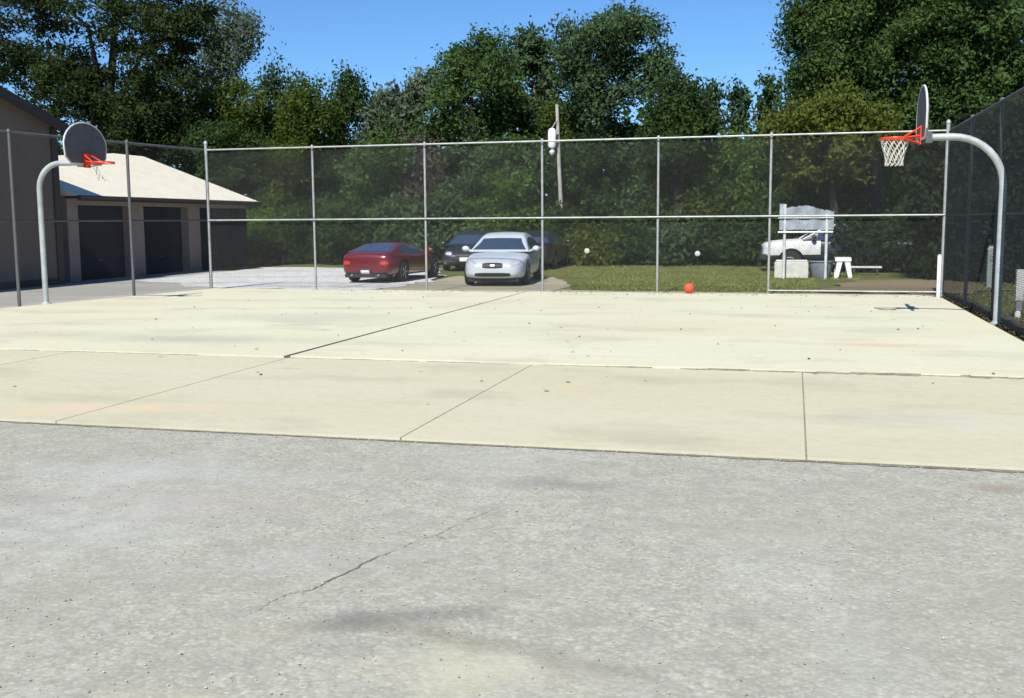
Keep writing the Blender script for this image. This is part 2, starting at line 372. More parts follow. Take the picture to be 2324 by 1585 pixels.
# crack in the pavement
def crack(name, pts, wid, seed):
    rr = random.Random(seed); A = []; B = []; N = 90
    P = [gnd(*x, z=-.041) for x in pts]; seg = len(P)-1
    for i in range(N+1):
        t = i/N*seg; k = min(int(t), seg-1); p_ = P[k].lerp(P[k+1], t-k)
        d = (P[k+1]-P[k]).normalized(); nrm = Vector((-d.y, d.x, 0))
        wv = wid*(.2+.75*math.sin(math.pi*min(1, i/N*1.6))**.6 if i/N*1.6 < 1 else .3)*rr.uniform(.15, 1.3)
        off = nrm*(.006*math.sin(i*.31+seed)+.004*math.sin(i*.9)+rr.uniform(-.004, .004))
        A.append(p_+off+nrm*wv); B.append(p_+off-nrm*wv)
    mb = MB(); mb.add(A+B, [(i, i+1, N+2+i, N+1+i) for i in range(N)]); struct(name, mb, M['crackd'])
crack('pavement_crack', [(700, 1338), (640, 1352), (560, 1398), (520, 1402)], .0035, 5)
crack('pavement_crack', [(985, 1214), (1010, 1222), (1040, 1216)], .003, 6)
crack('pavement_crack', [(690, 1345), (760, 1312), (860, 1262), (985, 1214), (1150, 1143)], .0068, 2)

# grey concrete yard left of the court, white gravel drive, soil strips
y = MB(); y.add([(-60, YG, -.060), (LF(YG)-.02, YG, -.060), (LF(YB)-.02, YB+.3, -.060), (-14.6, 28.5, -.060), (-19.8, 36, -.060), (-60, 36, -.060)], [tuple(range(6))])
struct('yard', y, M['walk'])
M['wgravel'] = chipseal('white_gravel', [], [(.50, .51, .50), (.62, .63, .62), (.70, .71, .70), (.78, .78, .77)], 30)
def blob(name, pts, z, mat, seed=1, jit=.35, sub=8):
    rr = random.Random(seed); out = []
    for (x0, y0), (x1, y1) in zip(pts, pts[1:]+pts[:1]):
        for k in range(sub):
            t = k/sub; out.append((x0+(x1-x0)*t+rr.uniform(-jit, jit), y0+(y1-y0)*t+rr.uniform(-jit, jit), z))
    mb = MB(); mb.add(out, [tuple(range(len(out)))]); return struct(name, mb, mat)
blob('gravel_drive', [(-19.8, 29.5), (-15.3, 26.1), (-10.9, 26.2), (-10.5, 31), (-13, 38.5), (-20.5, 39)], -.052, M['wgravel'], 4)
M['paledirt'] = concrete('pale_dirt', (.30, .27, .19), (.36, .33, .24), (), .8)
blob('dirt_strip', [(-10.7, 25.95), (-5, 26.0), (3.1, 26.0), (3.2, 26.75), (-1, 26.8), (-5.6, 26.9), (-6.2, 30), (-7.4, 33.2), (-10.6, 33.5)], -.056, M['paledirt'], 6, .12)
M['browndirt'] = concrete('brown_dirt', (.17, .125, .07), (.21, .165, .10), (), .9)
blob('bare_soil', [(.6, 27.4), (3.3, 27.0), (5.5, 29), (4.2, 33.5), (1.7, 32.5)], -.058, M['browndirt'], 7, .3)
blob('soil_strip', [(XR-.09, 9), (XR+.55, 9), (XR+.5, 18), (XR+.5, 25.2), (XR-.09, 25.2)], -.030, M['dirt'], 8, .05, 24)
bs = MB(); bs.box((-15.1, yb_+.005, -.12), (XR, YB+.12, -.018)); M['footing'] = simple('dark_footing', (.115, .105, .075), .95, 0, .4, 3)  # dark tone for the strips along the fence feet
struct('fence_footing', bs, M['footing'])
ls = MB(); ls.add([(LF(9.6)-.16, 9.6, -.021), (LF(9.6)+.07, 9.6, -.021), (LF(YB)+.07, YB, -.021), (LF(YB)-.16, YB, -.021), (LF(9.6)-.16, 9.6, -.12), (LF(9.6)+.07, 9.6, -.12), (LF(YB)+.07, YB, -.12), (LF(YB)-.16, YB, -.12)], [(0, 1, 2, 3), (0, 4, 5, 1), (1, 5, 6, 2), (2, 6, 7, 3), (3, 7, 4, 0)])
struct('side_footing', ls, M['footing'])

# grass blades behind and beside the court, leaf litter along the right fence
def blades(name, label, boxes, mat, hmin, hmax, seed, tilt=.5):
    g_ = np.random.default_rng(seed); Cs = []
    for (x0, x1, y0, y1, n) in boxes:
        Cs.append(np.stack([g_.uniform(x0, x1, n), g_.uniform(y0, y1, n), np.zeros(n)], 1))
    C = np.concatenate(Cs); n = len(C); h = g_.uniform(hmin, hmax, n)
    a = g_.uniform(0, 6.28, n); A = np.stack([np.cos(a)*tilt*h, np.sin(a)*tilt*h, h], 1)*.5
    B = np.stack([-np.sin(a), np.cos(a), np.zeros(n)], 1)*(h*.14)[:, None]
    C[:, 2] = -.09+h*.45
    o = quads(name, C, A, B, mat); tag(o, label, 'grass', kind='stuff'); return o
L['grass'] = leaf_mat('grass_blades', (.115, .14, .036), (.175, .20, .055), (.26, .26, .09), .2)
blades('grass', 'short mown grass between the back fence and the trees', [(-5.9, .6, 26.9, 33, 34000), (-11, 2, 33, 43, 30000), (3.8, 10, 17, 32, 18000)], L['grass'], .03, .075, 11)
L['litter'] = leaf_mat('leaf_litter', (.03, .022, .012), (.07, .05, .025), (.14, .11, .05), .1)
def litter():
    g_ = np.random.default_rng(5); n = 3800
    t = g_.uniform(0, 1, n)**1.0; C = np.stack([XR-.02+np.abs(g_.normal(0, .16, n)), 11+t*14.3, -.02+g_.uniform(0, .05, n)], 1)
    a = g_.uniform(0, 6.28, n); s_ = g_.uniform(.02, .05, n)[:, None]
    A = np.stack([np.cos(a), np.sin(a), g_.uniform(-.5, .5, n)], 1)*s_; B = np.stack([-np.sin(a), np.cos(a), g_.uniform(-.5, .5, n)], 1)*s_*.5
    tag(quads('leaf_litter', C, A, B, L['litter']), 'dry brown leaves gathered along the right fence foot', 'leaves', kind='stuff')
litter()

def grit():
    g_ = np.random.default_rng(31); n = 3000
    y_ = 2.9+(g_.uniform(0, 1, n)**1.4)*5.0; x = g_.uniform(-6, 4.5, n); r_ = g_.uniform(.0025, .0075, n)*(1+.0*y_)
    k = g_.uniform(0, 1, n) < .25; y_[k] = YG-np.abs(g_.normal(0, .12, k.sum()))-.01
    O = np.array([(1, 0, 0), (-1, 0, 0), (0, 1, 0), (0, -1, 0), (0, 0, .8), (0, 0, -.8)]); F = np.array([(0, 2, 4), (2, 1, 4), (1, 3, 4), (3, 0, 4), (2, 0, 5), (1, 2, 5), (3, 1, 5), (0, 3, 5)])
    a_ = g_.uniform(0, 6.28, n); V = O[None]*g_.uniform(.6, 1.3, (n, 6, 1))*r_[:, None, None]
    c_, s_ = np.cos(a_)[:, None], np.sin(a_)[:, None]; X = V[..., 0]*c_-V[..., 1]*s_; Y = V[..., 0]*s_+V[..., 1]*c_
    P = np.stack([X+x[:, None], Y+y_[:, None], V[..., 2]-.041+r_[:, None]*.3], 2).reshape(-1, 3)
    me = bpy.data.meshes.new('loose_grit'); me.from_pydata(P.tolist(), [], (F[None]+6*np.arange(n)[:, None, None]).reshape(-1, 3).tolist())
    q = NT('grit_stone'); gg_ = q.n('ShaderNodeNewGeometry'); q.l(q.ramp(gg_.outputs['Random Per Island'], [(0, (.19, .185, .165)), (.5, (.33, .325, .295)), (1, (.46, .455, .42))]), q.b.inputs['Base Color']); q.b.inputs['Roughness'].default_value = .9
    tag(link('loose_grit', me, q.m), 'loose grit and small stones on the chip seal', 'gravel', kind='stuff')
grit()
def court_leaves():
    g_ = np.random.default_rng(8); n = 420
    C = np.stack([g_.uniform(-12, 3.0, n), 9+g_.uniform(0, 1, n)**.7*16.2, np.full(n, .016)], 1)
    k = g_.uniform(0, 1, n) < .6; C[k, 1] = 25.2+g_.uniform(-.6, .15, k.sum()); C[:, 2] = np.where(C[:, 1] < YA+.1, -.008, .018)
    a = g_.uniform(0, 6.28, n); s_ = g_.uniform(.015, .045, n)[:, None]; z = g_.uniform(-.3, .3, n)
    tag(quads('fallen_leaves', C, np.stack([np.cos(a), np.sin(a), z], 1)*s_, np.stack([-np.sin(a), np.cos(a), z*.5], 1)*s_*.6, L['litter']), 'a few dry leaves blown across the concrete', 'leaves', kind='stuff')
court_leaves()
# ------------------------------------------------------------------ chain-link fences
HF = 3.66
def chain(name, p0, p1, parent, h0=.03, h1=HF-.02, pitch=.0707, rad=.0020, mat='wire'):
    """woven diamonds between two ground points: diagonal wires both ways"""
    p0 = Vector((*p0, 0)); p1 = Vector((*p1, 0)); Ln = (p1-p0).length; d = (p1-p0)/Ln; nrm = Vector((-d.y, d.x, 0)); H = h1-h0
    mb = MB(); k = -H
    while k < Ln:
        for sgn in (1, -1):
            s0, s1 = max(0, k), min(Ln, k+H)
            if s1-s0 > .03:
                z0, z1 = (h0+s0-k, h0+s1-k) if sgn > 0 else (h1-(s0-k), h1-(s1-k))
                off = nrm*.002*sgn; a_ = p0+d*s0+off; b_ = p0+d*s1+off; a_.z, b_.z = z0, z1
                mb.tube([a_, b_], rad, 3, False)
        k += pitch
    return mb.build(name, M[mat], parent)
def rail(name, pts, rad, parent, mat='galv', n=8): return MB().tube(pts, rad, n).build(name, M[mat], parent, True)
def post(x, y_, h, rad, parent, cap=True, mat='galv'):
    mb = MB(); mb.lathe([(rad, -.1), (rad, h), (rad*1.25, h+.005), (rad*1.25, h+.04), (rad*.7, h+.08), (.004, h+.095)] if cap else
                        [(rad, -.1), (rad, h-.02), (rad*1.2, h-.02), (rad*1.2, h+.03), (rad*.8, h+.05)], 12)
    o = mb.build('post', M[mat], parent, True); o.location = (x, y_, 0); return o

fb = thing('chain_link_fence', 'long galvanised chain-link fence along the far end of the court', 'fence', (0, 0, 0))
px_posts = [473.5, 713, 966, 1231, 1493, 1747]
XP = [at(u_, 500, YB).x for u_ in px_posts]
XL = XP[0]
for i, x in enumerate(XP): post(x, YB, HF+(.14 if i == 0 else 0), .042 if i == 0 else .029, fb, i == 0)
post(XR, YB, HF+.14, .042, fb)
yf = YB+.012
chain('chain_mesh', (XL, YB+.045), (XR, YB+.045), fb)
rail('top_rail', [(XL, YB, HF-.01), (XR, YB, HF-.01)], .0215, fb)
rail('mid_rail', [(XL, YB-.045, 1.80), (XR, YB-.045, 1.80)], .020, fb)
rail('bottom_rail', [(XP[5], YB-.04, .075), (XR, YB-.04, .075)], .018, fb)
for x in XP[1:]:           # clamps where the rails meet the posts, tie wires along the top
    for z0_, z1_ in ((1.762, 1.838), (HF-.10, HF-.05)):
        cl_ = MB(); cl_.lathe([(.035, z0_), (.035, z1_)], 12, 'z', (x, YB-.006, 0)); cl_.build('clamp', M['galvshade'], fb, True)
fl = thing('chain_link_fence', 'chain-link fence on the left side in front of the brown buildings', 'fence')
dl = [(LF(t), t) for t in (22.62, 19.2, 16.0, 12.8, 9.6)]
for x, t in dl: post(x-.05, t, HF, .036, fl, False, 'galvshade')
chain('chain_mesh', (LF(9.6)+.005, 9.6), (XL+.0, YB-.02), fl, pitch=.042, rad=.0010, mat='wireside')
rail('top_rail', [(LF(9.6)-.05, 9.6, HF-.01), (XL-.05, YB-.05, HF-.01)], .030, fl, 'galvshade')
rail('mid_rail', [(LF(9.6)-.05, 9.6, 1.80), (XL-.05, YB-.05, 1.80)], .022, fl, 'galvshade')
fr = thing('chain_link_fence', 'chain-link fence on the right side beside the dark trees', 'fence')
for t in (22.6, 19.55, 16.5, 13.4, 10.3): post(XR+.06, t, HF, .036, fr, False, 'galvshade')
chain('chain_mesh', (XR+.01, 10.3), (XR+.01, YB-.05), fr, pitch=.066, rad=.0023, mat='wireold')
rail('top_rail', [(XR+.06, 10.3, HF-.01), (XR+.05, YB-.05, HF-.01)], .030, fr, 'galvshade')
rail('mid_rail', [(XR+.06, 10.3, 1.80), (XR+.06, YB-.05, 1.80)], .022, fr, 'galvshade')

# ------------------------------------------------------------------ basketball hoops
def arc(cx_, cz, r_, a0, a1, n): return [(cx_+r_*math.cos(a0+(a1-a0)*i/n), 0, cz+r_*math.sin(a0+(a1-a0)*i/n)) for i in range(n+1)]
def hoop(label, loc, side, arm, rc, ztop, torn):
    """side=+1: arm reaches towards +x"""
    t = thing('basketball_hoop', label, 'basketball hoop', loc, 0 if side > 0 else math.pi, 'gooseneck basketball hoops at either end of the court')
    pts = [(0, 0, -.05), (0, 0, ztop-rc)] + arc(rc, ztop-rc, rc, math.pi, math.pi/2, 10)[1:] + [(arm-.08, 0, ztop)]
    po = MB().tube(pts, .058, 16).build('pole', M['polew'], t, True)
    b = MB(); b.lathe([(.11, -.02), (.11, .012), (.075, .03), (.07, .05)], 16); b.build('base_collar', M['polew'], t, True)
    # fan-shaped board, facing the court
    out = [(-.50, -.09), (.50, -.09), (.67, .05), (.70, .30)]
    for i in range(13):
        q_ = R(8)+(math.pi-2*R(8))*i/12; out.append((.705*math.cos(q_), .27+.50*math.sin(q_)))
    out += [(-.70, .30), (-.67, .05)]
    z0 = ztop+.06
    def fan(k, x0, x1):
        mb = MB(); n = len(out); cz = .3
        P = [(yy*k, cz+(zz-cz)*k) for yy, zz in out]
        return mb.add([(x0, yy, z0+zz) for yy, zz in P]+[(x1, yy, z0+zz) for yy, zz in P],
                      [tuple(range(n)), tuple(range(2*n-1, n-1, -1))]+[(i, (i+1) % n, n+(i+1) % n, n+i) for i in range(n)])
    bd = fan(.985, arm-.008, arm+.012).build('backboard', M['board'], t)
    ed = MB().tube([(arm+.0, yy, z0+zz) for yy, zz in out], .018, 8, closed=True).build('edge_trim', M['edge'], bd, True)
    br = MB(); br.box((arm-.16, -.09, ztop-.09), (arm-.0085, .09, ztop+.09)); br.box((arm-.1, -.03, ztop+.09), (arm-.0085, .03, ztop+.55)); br.build('bracket', M['board'], t)
    zr = ztop-.0; cxr = arm+.012+.17+.228
    rm = MB(); rm.tube([(cxr+.228*math.cos(2*math.pi*i/28), .228*math.sin(2*math.pi*i/28), zr) for i in range(28)], .013, 8, closed=True)
    rm.tube([(cxr+.24*math.cos(2*math.pi*i/28), .24*math.sin(2*math.pi*i/28), zr-.028) for i in range(28)], .007, 6, closed=True)
    rm.box((arm+.0125, -.11, zr-.11), (arm+.03, .11, zr+.19))
    for s_ in (-1, 1):
        rm.tube([(arm+.02, s_*.075, zr+.03), (cxr-.15, s_*.17, zr)], .014, 6)
        rm.tube([(arm+.02, s_*.095, zr+.17), (cxr-.12, s_*.19, zr)], .014, 6)
        rm.tube([(arm+.02, s_*.06, zr-.095), (cxr-.10, s_*.205, zr-.01)], .010, 6)
    rm.add([(arm+.031, -.075, zr-.012), (arm+.031, .075, zr-.012), (cxr-.17, .15, zr-.012), (cxr-.17, -.15, zr-.012),
            (arm+.031, -.075, zr+.004), (arm+.031, .075, zr+.004), (cxr-.17, .15, zr+.004), (cxr-.17, -.15, zr+.004)],
           [(0, 3, 2, 1), (4, 5, 6, 7), (0, 1, 5, 4), (1, 2, 6, 5), (2, 3, 7, 6), (3, 0, 4, 7)])
    rm.build('rim', M['rimred'], t, True)
    # net: diamonds of cord
    nn = MB(); K = 12; rings = [(0, .222), (.09, .205), (.18, .175), (.27, .150), (.36, .138), (.42, .142)]
    rr = random.Random(9)
    for lv in range(len(rings)-1):
        (h0, r0_), (h1, r1_) = rings[lv], rings[lv+1]
        for k in range(K):
            for s_ in (-.5, .5):
                if torn and not (3 <= k <= 6 and lv < 4): continue
                a0 = 2*math.pi*(k+(.5 if lv % 2 else 0))/K; a1 = a0+2*math.pi*s_/K
                dz = .05 if torn else 0
                nn.tube([(cxr+r0_*math.cos(a0), r0_*math.sin(a0), zr-.03-h0), (cxr+r1_*math.cos(a1)+dz*h1, r1_*math.sin(a1), zr-.03-h1)], .0065 if not torn else .006, 5)
    nn.build('net', M['net'], t)
    return t
GR = gnd(2257, 735); GL = gnd(105, 690)
hoop('basketball hoop with a full white net before the right fence', (GR.x+.03, GR.y, 0), -1, 1.27, .80, 3.04, False)
hoop('basketball hoop with a torn net before the brown gabled building', (GL.x, GL.y, 0), 1, 1.20, .55, 3.02, True)
b = MB(); pr = []
for i in range(25):
    q_ = math.pi*i/24; pr.append((max(.002, .122*math.sin(q_)), .122-.122*math.cos(q_)))
b.lathe(pr, 32)
bo = tag(b.build('ball', M['ball'], None, True), 'red-orange rubber ball on the court at the foot of the back fence', 'ball')
bp = gnd(1568, 664); bo.location = (bp.x, 25.28, .006)

# ------------------------------------------------------------------ buildings on the left
XW = -21.15; YE = 27.4
gb = thing('gabled_building', 'tall brown building with a plain gable wall left of the court', 'building', (XW, YE, 0))
yr = 10.0; ze = 4.55; sl_ = .30; zr = ze+yr*sl_
wl = MB()
prof = [(0, -.1), (0, ze), (-yr, zr), (-2*yr, ze), (-2*yr, -.1)]
n = len(prof); D = 16
wl.add([(0, y_, z_) for y_, z_ in prof]+[(-D, y_, z_) for y_, z_ in prof], [tuple(range(n)), tuple(range(2*n-1, n-1, -1))]+[(i, (i+1) % n, n+(i+1) % n, n+i) for i in range(n)])
q = NT('ribbed_siding'); wv = q.n('ShaderNodeTexWave', wave_type='BANDS', bands_direction='Y'); wv.inputs['Scale'].default_value = 1.05
q.l(q.objpos(), wv.inputs['Vector'])
f = q.noise(q.objpos((1, 1, .3)), .9, 5)
q.l(q.ramp(f, [(.3, (.128, .096, .078)), (.7, (.162, .124, .102))]), q.b.inputs['Base Color']); q.b.inputs['Roughness'].default_value = .7
q.bump(q.ramp(wv.outputs['Fac'], [(.86, 0.0), (.94, 1.0)]), .5, .02)
wl.build('wall', q.m, gb)
rf = MB()
for s_ in (0, 1):
    y0, z0, y1, z1 = (.2, ze-.2*sl_, -yr, zr) if s_ == 0 else (-2*yr-.45, ze-.45*sl_, -yr, zr)
    rf.add([(.35, y0, z0+.004), (.35, y1, z1+.004), (-D-.3, y1, z1+.004), (-D-.3, y0, z0+.004), (.35, y0, z0+.13), (.35, y1, z1+.13), (-D-.3, y1, z1+.13), (-D-.3, y0, z0+.13)],
           [(0, 3, 2, 1), (4, 5, 6, 7), (0, 1, 5, 4), (1, 2, 6, 5), (2, 3, 7, 6), (3, 0, 4, 7)])
rf.build('roof', M['roofd'], gb)
fa = MB(); fa.add([(.354, .2, ze-.2*sl_-.16), (.354, -yr, zr-.16), (.354, -yr, zr+.12), (.354, .2, ze-.2*sl_+.12), (.384, .2, ze-.2*sl_-.16), (.384, -yr, zr-.16), (.384, -yr, zr+.12), (.384, .2, ze-.2*sl_+.12)],
                  [(0, 1, 2, 3), (7, 6, 5, 4), (0, 4, 5, 1), (1, 5, 6, 2), (2, 6, 7, 3), (3, 7, 4, 0)])
fa.build('bargeboard', M['trim'], gb)
ct = MB(); ct.box((.004, -.22, -.05), (.05, .04, ze-.02)); ct.box((-.2, .004, -.05), (.004, .04, ze-.1)); ct.build('corner_trim', M['trim'], gb)
bs2 = MB(); bs2.box((.003, -19, -.08), (.03, -.23, .14)); bs2.build('base_trim', M['trim'], gb)
sp = MB(); sp.tube([(-.1, .12, ze-.2), (-.1, .12, .12), (.0, .16, .02)], .05, 8); sp.build('downpipe', M['trim'], gb, True)

g0 = gnd(160, 637.5); g1 = gnd(563, 601)
ang = math.atan2(g1.y-g0.y, g1.x-g0.x); LG = (g1-g0).length
gg = thing('garage', 'low garage with cream metal hip roof and dark doors between brown piers', 'garage', (g0.x, g0.y, -.06), ang)
# local x runs along the front away from the camera, local y points into the building
ZE = 2.62; DG = 8.0
def gx(u_):       # distance along the front for a column of the front wall
    d_ = ray(u_, 560); n_ = Vector((math.sin(ang), -math.cos(ang), 0)); t_ = (g0-EYEP).dot(n_)/d_.dot(n_)
    return ((EYEP+d_*t_)-g0).dot(Vector((math.cos(ang), math.sin(ang), 0)))
edges = [gx(v_) for v_ in (181, 300, 329, 430, 456, 545)]
xs_ = [.02]+edges+[LG]
for k in (0, 2, 4, 6):
    pr_ = MB(); pr_.box((xs_[k], 0, 0), (xs_[k+1], .5, ZE-.25)); pr_.build('front_pier', M['doord' if k == 6 else 'brownpier'], gg)
ln_ = MB(); ln_.box((.02, -.003, ZE-.25), (LG, .5, ZE)); ln_.build('lintel', M['brownpier'], gg)
wl = MB(); wl.box((.02, .5, 0), (.3, DG, ZE)); wl.box((LG-.3, .503, 0), (LG-.002, DG, ZE)); wl.box((.3, DG-.3, 0), (LG-.3, DG-.003, ZE)); wl.box((.3, .9, 0), (LG-.3, 1.0, ZE)); wl.build('wall', M['doord'], gg)
for k in (1, 3, 5):
    dm = MB(); x0, x1 = xs_[k]+.004, xs_[k+1]-.004
    for r_ in range(5):
        z0 = .01+r_*(ZE-.27)/5; z1 = z0+(ZE-.27)/5-.012
        dm.box((x0, .30, z0), (x1, .34, z1))
    dm.box((x0, .335, .01), (x1, .36, ZE-.26))
    dr = dm.build('garage_door', M['doord'], gg)
    hb = MB(); hb.tube([((x0+x1)/2-.12, .27, .62), ((x0+x1)/2+.12, .27, .62)], .015, 6); hb.box(((x0+x1)/2-.13, .265, .60), ((x0+x1)/2-.10, .2995, .64)); hb.box(((x0+x1)/2+.10, .265, .60), ((x0+x1)/2+.13, .2995, .64)); hb.build('handle', M['galvshade'], dr)
rfm = MB(); ov = .42; x0, x1, y0, y1 = -.05, LG+ov, -ov, DG+ov; zr_ = ZE+1.62; hy = (y0+y1)/2
def ridge(u_, v_):
    d_ = ray(u_, v_); n_ = Vector((math.sin(ang), -math.cos(ang), 0)); o_ = g0-n_*hy; t_ = (o_-EYEP).dot(n_)/d_.dot(n_); p_ = EYEP+d_*t_
    return (p_-g0).dot(Vector((math.cos(ang), math.sin(ang), 0))), p_.z+.06
(rx0, za_), (rx1, zb_) = ridge(258, 351), ridge(326, 353); zr_ = (za_+zb_)/2; fc_ = .60
for dz in (0,):
    zc_ = ZE+.02+(zr_-ZE-.02)*fc_; ya_ = y0+(hy-y0)*fc_; yb2 = y1-(y1-hy)*fc_
    V = [(x0, y0, ZE+.02), (x1, y0, ZE+.02), (x1, y1, ZE+.02), (x0, y1, ZE+.02), (rx0, hy, zr_), (rx1, hy, zr_), (x0, ya_, zc_), (x0, yb2, zc_)]
    rfm.add(V, [(0, 1, 5, 4, 6), (1, 2, 5), (2, 3, 7, 4, 5), (6, 4, 7), (0, 6, 7, 3), (0, 3, 2, 1)])
rfm.build('roof', M['roofm'], gg)
fs_ = MB(); fs_.box((x0, y0-.03, ZE-.13), (x1, y0-.002, ZE+.035)); fs_.box((x1+.002, y0-.03, ZE-.13), (x1+.03, y1, ZE+.035)); fs_.build('fascia', M['trim'], gg)
gu = MB(); gu.tube([(x0, y0-.09, ZE-.02), (x1, y0-.09, ZE-.02)], .055, 8); gu.build('gutter', M['trim'], gg, True)
sf = MB(); sf.box((x0, y0, ZE-.06), (x1, -.004, ZE+.005)); sf.build('soffit', M['trim'], gg)

# ------------------------------------------------------------------ vehicles
def smoothstep_profile(pts, n):
    """Catmull-Rom through (x,z) points"""
    P = [np.array(p, float) for p in pts]; P = [2*P[0]-P[1]]+P+[2*P[-1]-P[-2]]; out = []
    seg = len(pts)-1
    for i in range(n+1):
        t = i/n*seg; k = min(int(t), seg-1); t -= k; a, b_, c_, d_ = P[k:k+4]
        out.append(.5*((2*b_)+(-a+c_)*t+(2*a-5*b_+4*c_-d_)*t*t+(-a+3*b_-3*c_+d_)*t**3))
    return out
def vehicle(name, label, cat, loc, head, st, cab, wheels, paint, belt, wb, wr, glass, wheel_r=.32, extras=None, track=.78, mirror=True):
    t = thing(name, label, cat, loc, head)
    # body shell: lofted sections, smoothed, wheel arches cut out
    mb = MB(); K = None; secs = []
    for (x, w_, zb, zs, zt) in st:
        half = [(0, zb), (w_*.80, zb), (w_*.95, zb+.10*(zs-zb)), (w_, zb+.42*(zs-zb)), (w_*.985, zb+.78*(zs-zb)), (w_*.93, zs), (w_*.80, zs+.55*(zt-zs)), (w_*.42, zt-.008), (0, zt)]
        secs.append([(x, yy, zz) for yy, zz in half]+[(x, -yy, zz) for yy, zz in half[-2:0:-1]])
    K = len(secs[0]); vs = [p_ for s_ in secs for p_ in s_]
    fs = [(i*K+k, i*K+(k+1) % K, (i+1)*K+(k+1) % K, (i+1)*K+k) for i in range(len(secs)-1) for k in range(K)]
    fs += [tuple(range(K)), tuple(range((len(secs)-1)*K, len(secs)*K))]
    mb.add(vs, fs); o = mb.build('body', paint, t)
    sd = o.modifiers.new('s', 'SUBSURF'); sd.levels = sd.render_levels = 2
    cut = MB()
    for wx in wheels:
        for s_ in (-1, 1):
            prf = [(.002, -.2), (wheel_r+.065, -.2), (wheel_r+.065, .3), (.002, .3)]
            cut.lathe([(a_, h_*s_) for a_, h_ in prf], 28, 'y', (wx, s_*track, wheel_r+.02))
    cm = cut.mesh('cutter'); cobj = bpy.data.objects.new('cutter', cm); COL.objects.link(cobj)
    cobj.parent = t
    bl = o.modifiers.new('b', 'BOOLEAN'); bl.object = cobj; bl.operation = 'DIFFERENCE'; bl.solver = 'EXACT'
    dg = bpy.context.evaluated_depsgraph_get(); dg.update()
    me = bpy.data.meshes.new_from_object(o.evaluated_get(dg)); o.modifiers.clear(); o.data = me
    bpy.data.objects.remove(cobj)
    me.polygons.foreach_set('use_smooth', [True]*len(me.polygons)); me.set_sharp_from_angle(angle=R(40))
    # cabin
    prof_ = smoothstep_profile(cab, 40); ztop = max(p_[1] for p_ in prof_); zb0 = belt
    def surf(s_, tt, off=0.0):
        x, z = prof_[0]*0+0, 0
        i = min(int(s_*40), 39); fr_ = s_*40-i; x, z = prof_[i]*(1-fr_)+prof_[i+1]*fr_
        h = max(0.0, z-zb0); qn = h/(ztop-zb0); yt = wb+(wr-wb)*qn; a_ = abs(tt); sg = 1 if tt >= 0 else -1
        c1 = (yt, zb0+h*.90); c2 = (yt-.10*min(1, qn*2), zb0+h*.985)
        if a_ > .55: f_ = (a_-.55)/.45; yy = c1[0]+(wb-c1[0])*f_+.02*math.sin(math.pi*f_)*qn; zz = c1[1]+(zb0-c1[1])*f_
        elif a_ > .45: f_ = (a_-.45)/.10; yy = c2[0]+(c1[0]-c2[0])*f_; zz = c2[1]+(c1[1]-c2[1])*f_+.012*math.sin(math.pi*f_)
        else: f_ = a_/.45; yy = c2[0]*f_; zz = zb0+h*(1.0+.03*(1-f_*f_))-.015*h*f_*f_
        # the screens bow outwards at the centre line
        bow = .10*(1-(a_/.5)**2) if a_ < .5 else 0
        k = (1-qn); x += bow*k*(1 if s_ < .5 else -1)
        return Vector((x, sg*yy, zz))
    def patch(s0, s1, t0, t1, ns, ntt, off):
        G = [[None]*(ntt+1) for _ in range(ns+1)]
        for i in range(ns+1):
            for k in range(ntt+1):
                s_ = s0+(s1-s0)*i/ns; tt = t0+(t1-t0)*k/ntt; p_ = surf(s_, tt)
                if off:
                    e_ = .01; a_ = surf(min(1, s_+e_), tt)-surf(max(0, s_-e_), tt); b_ = surf(s_, min(1, tt+e_))-surf(s_, max(-1, tt-e_))
                    nn_ = a_.cross(b_); 
                    if nn_.length > 1e-9: 
                        nn_.normalize(); cen = Vector((p_.x*.9, 0, zb0-.1))
                        if nn_.dot(p_-cen) < 0: nn_ = -nn_
                        p_ = p_+nn_*off
                G[i][k] = p_
        m_ = MB(); m_.add([p_ for row in G for p_ in row], [(i*(ntt+1)+k, i*(ntt+1)+k+1, (i+1)*(ntt+1)+k+1, (i+1)*(ntt+1)+k) for i in range(ns) for k in range(ntt)])
        return m_
    patch(0, 1, -1, 1, 60, 48, 0).build('cabin', paint, t, True)
    for nm, s0, s1, t0, t1 in glass:
        patch(s0, s1, t0, t1, 12, 14, .006).build(nm, M['glass'], t, True)
    # wheels
    for wx in wheels:
        for s_ in (-1, 1):
            wh = thing('wheel', None, None, (wx, s_*(track+.005), wheel_r)); wh.parent = t
            del_ = [k for k in ('label', 'category') if k in wh]
            r_ = wheel_r
            MB().lathe([(r_*.64, -.10), (r_*.93, -.105), (r_, -.07), (r_, .07), (r_*.93, .105), (r_*.64, .10)], 28, 'y').build('tyre', M['tyre'], wh, True)
            rm = MB(); rm.lathe([(r_*.64, .096), (r_*.60, .098), (r_*.56, .06), (.004, .07)] if s_ > 0 else [(r_*.64, -.096), (r_*.60, -.098), (r_*.56, -.06), (.004, -.07)], 28, 'y')
            for k in range(5):
                q_ = 2*math.pi*k/5; c_, d_ = math.cos(q_), math.sin(q_)
                rm.tube([(0, s_*.075, 0), (c_*r_*.60, s_*.088, d_*r_*.60)], .030, 6)
            rm.build('rim', M['blackp' if 'pickup' in name else 'alloy'], wh, True)
    if mirror:
        xm = cab[0][0]-.30
        for s_ in (-1, 1):
            mm = MB(); prm = []
            for i in range(9):
                q_ = math.pi*i/8; prm.append((max(.002, .085*math.sin(q_)), -.11*math.cos(q_)))
            mm.lathe(prm, 14, 'y', (xm, s_*(wb+.16), belt+.10)); mm.tube([(xm, s_*(wb-.04), belt+.03), (xm, s_*(wb+.1), belt+.08)], .025, 6)
            mm.build('mirror', paint, t, True)
    if extras: extras(t)
    return t
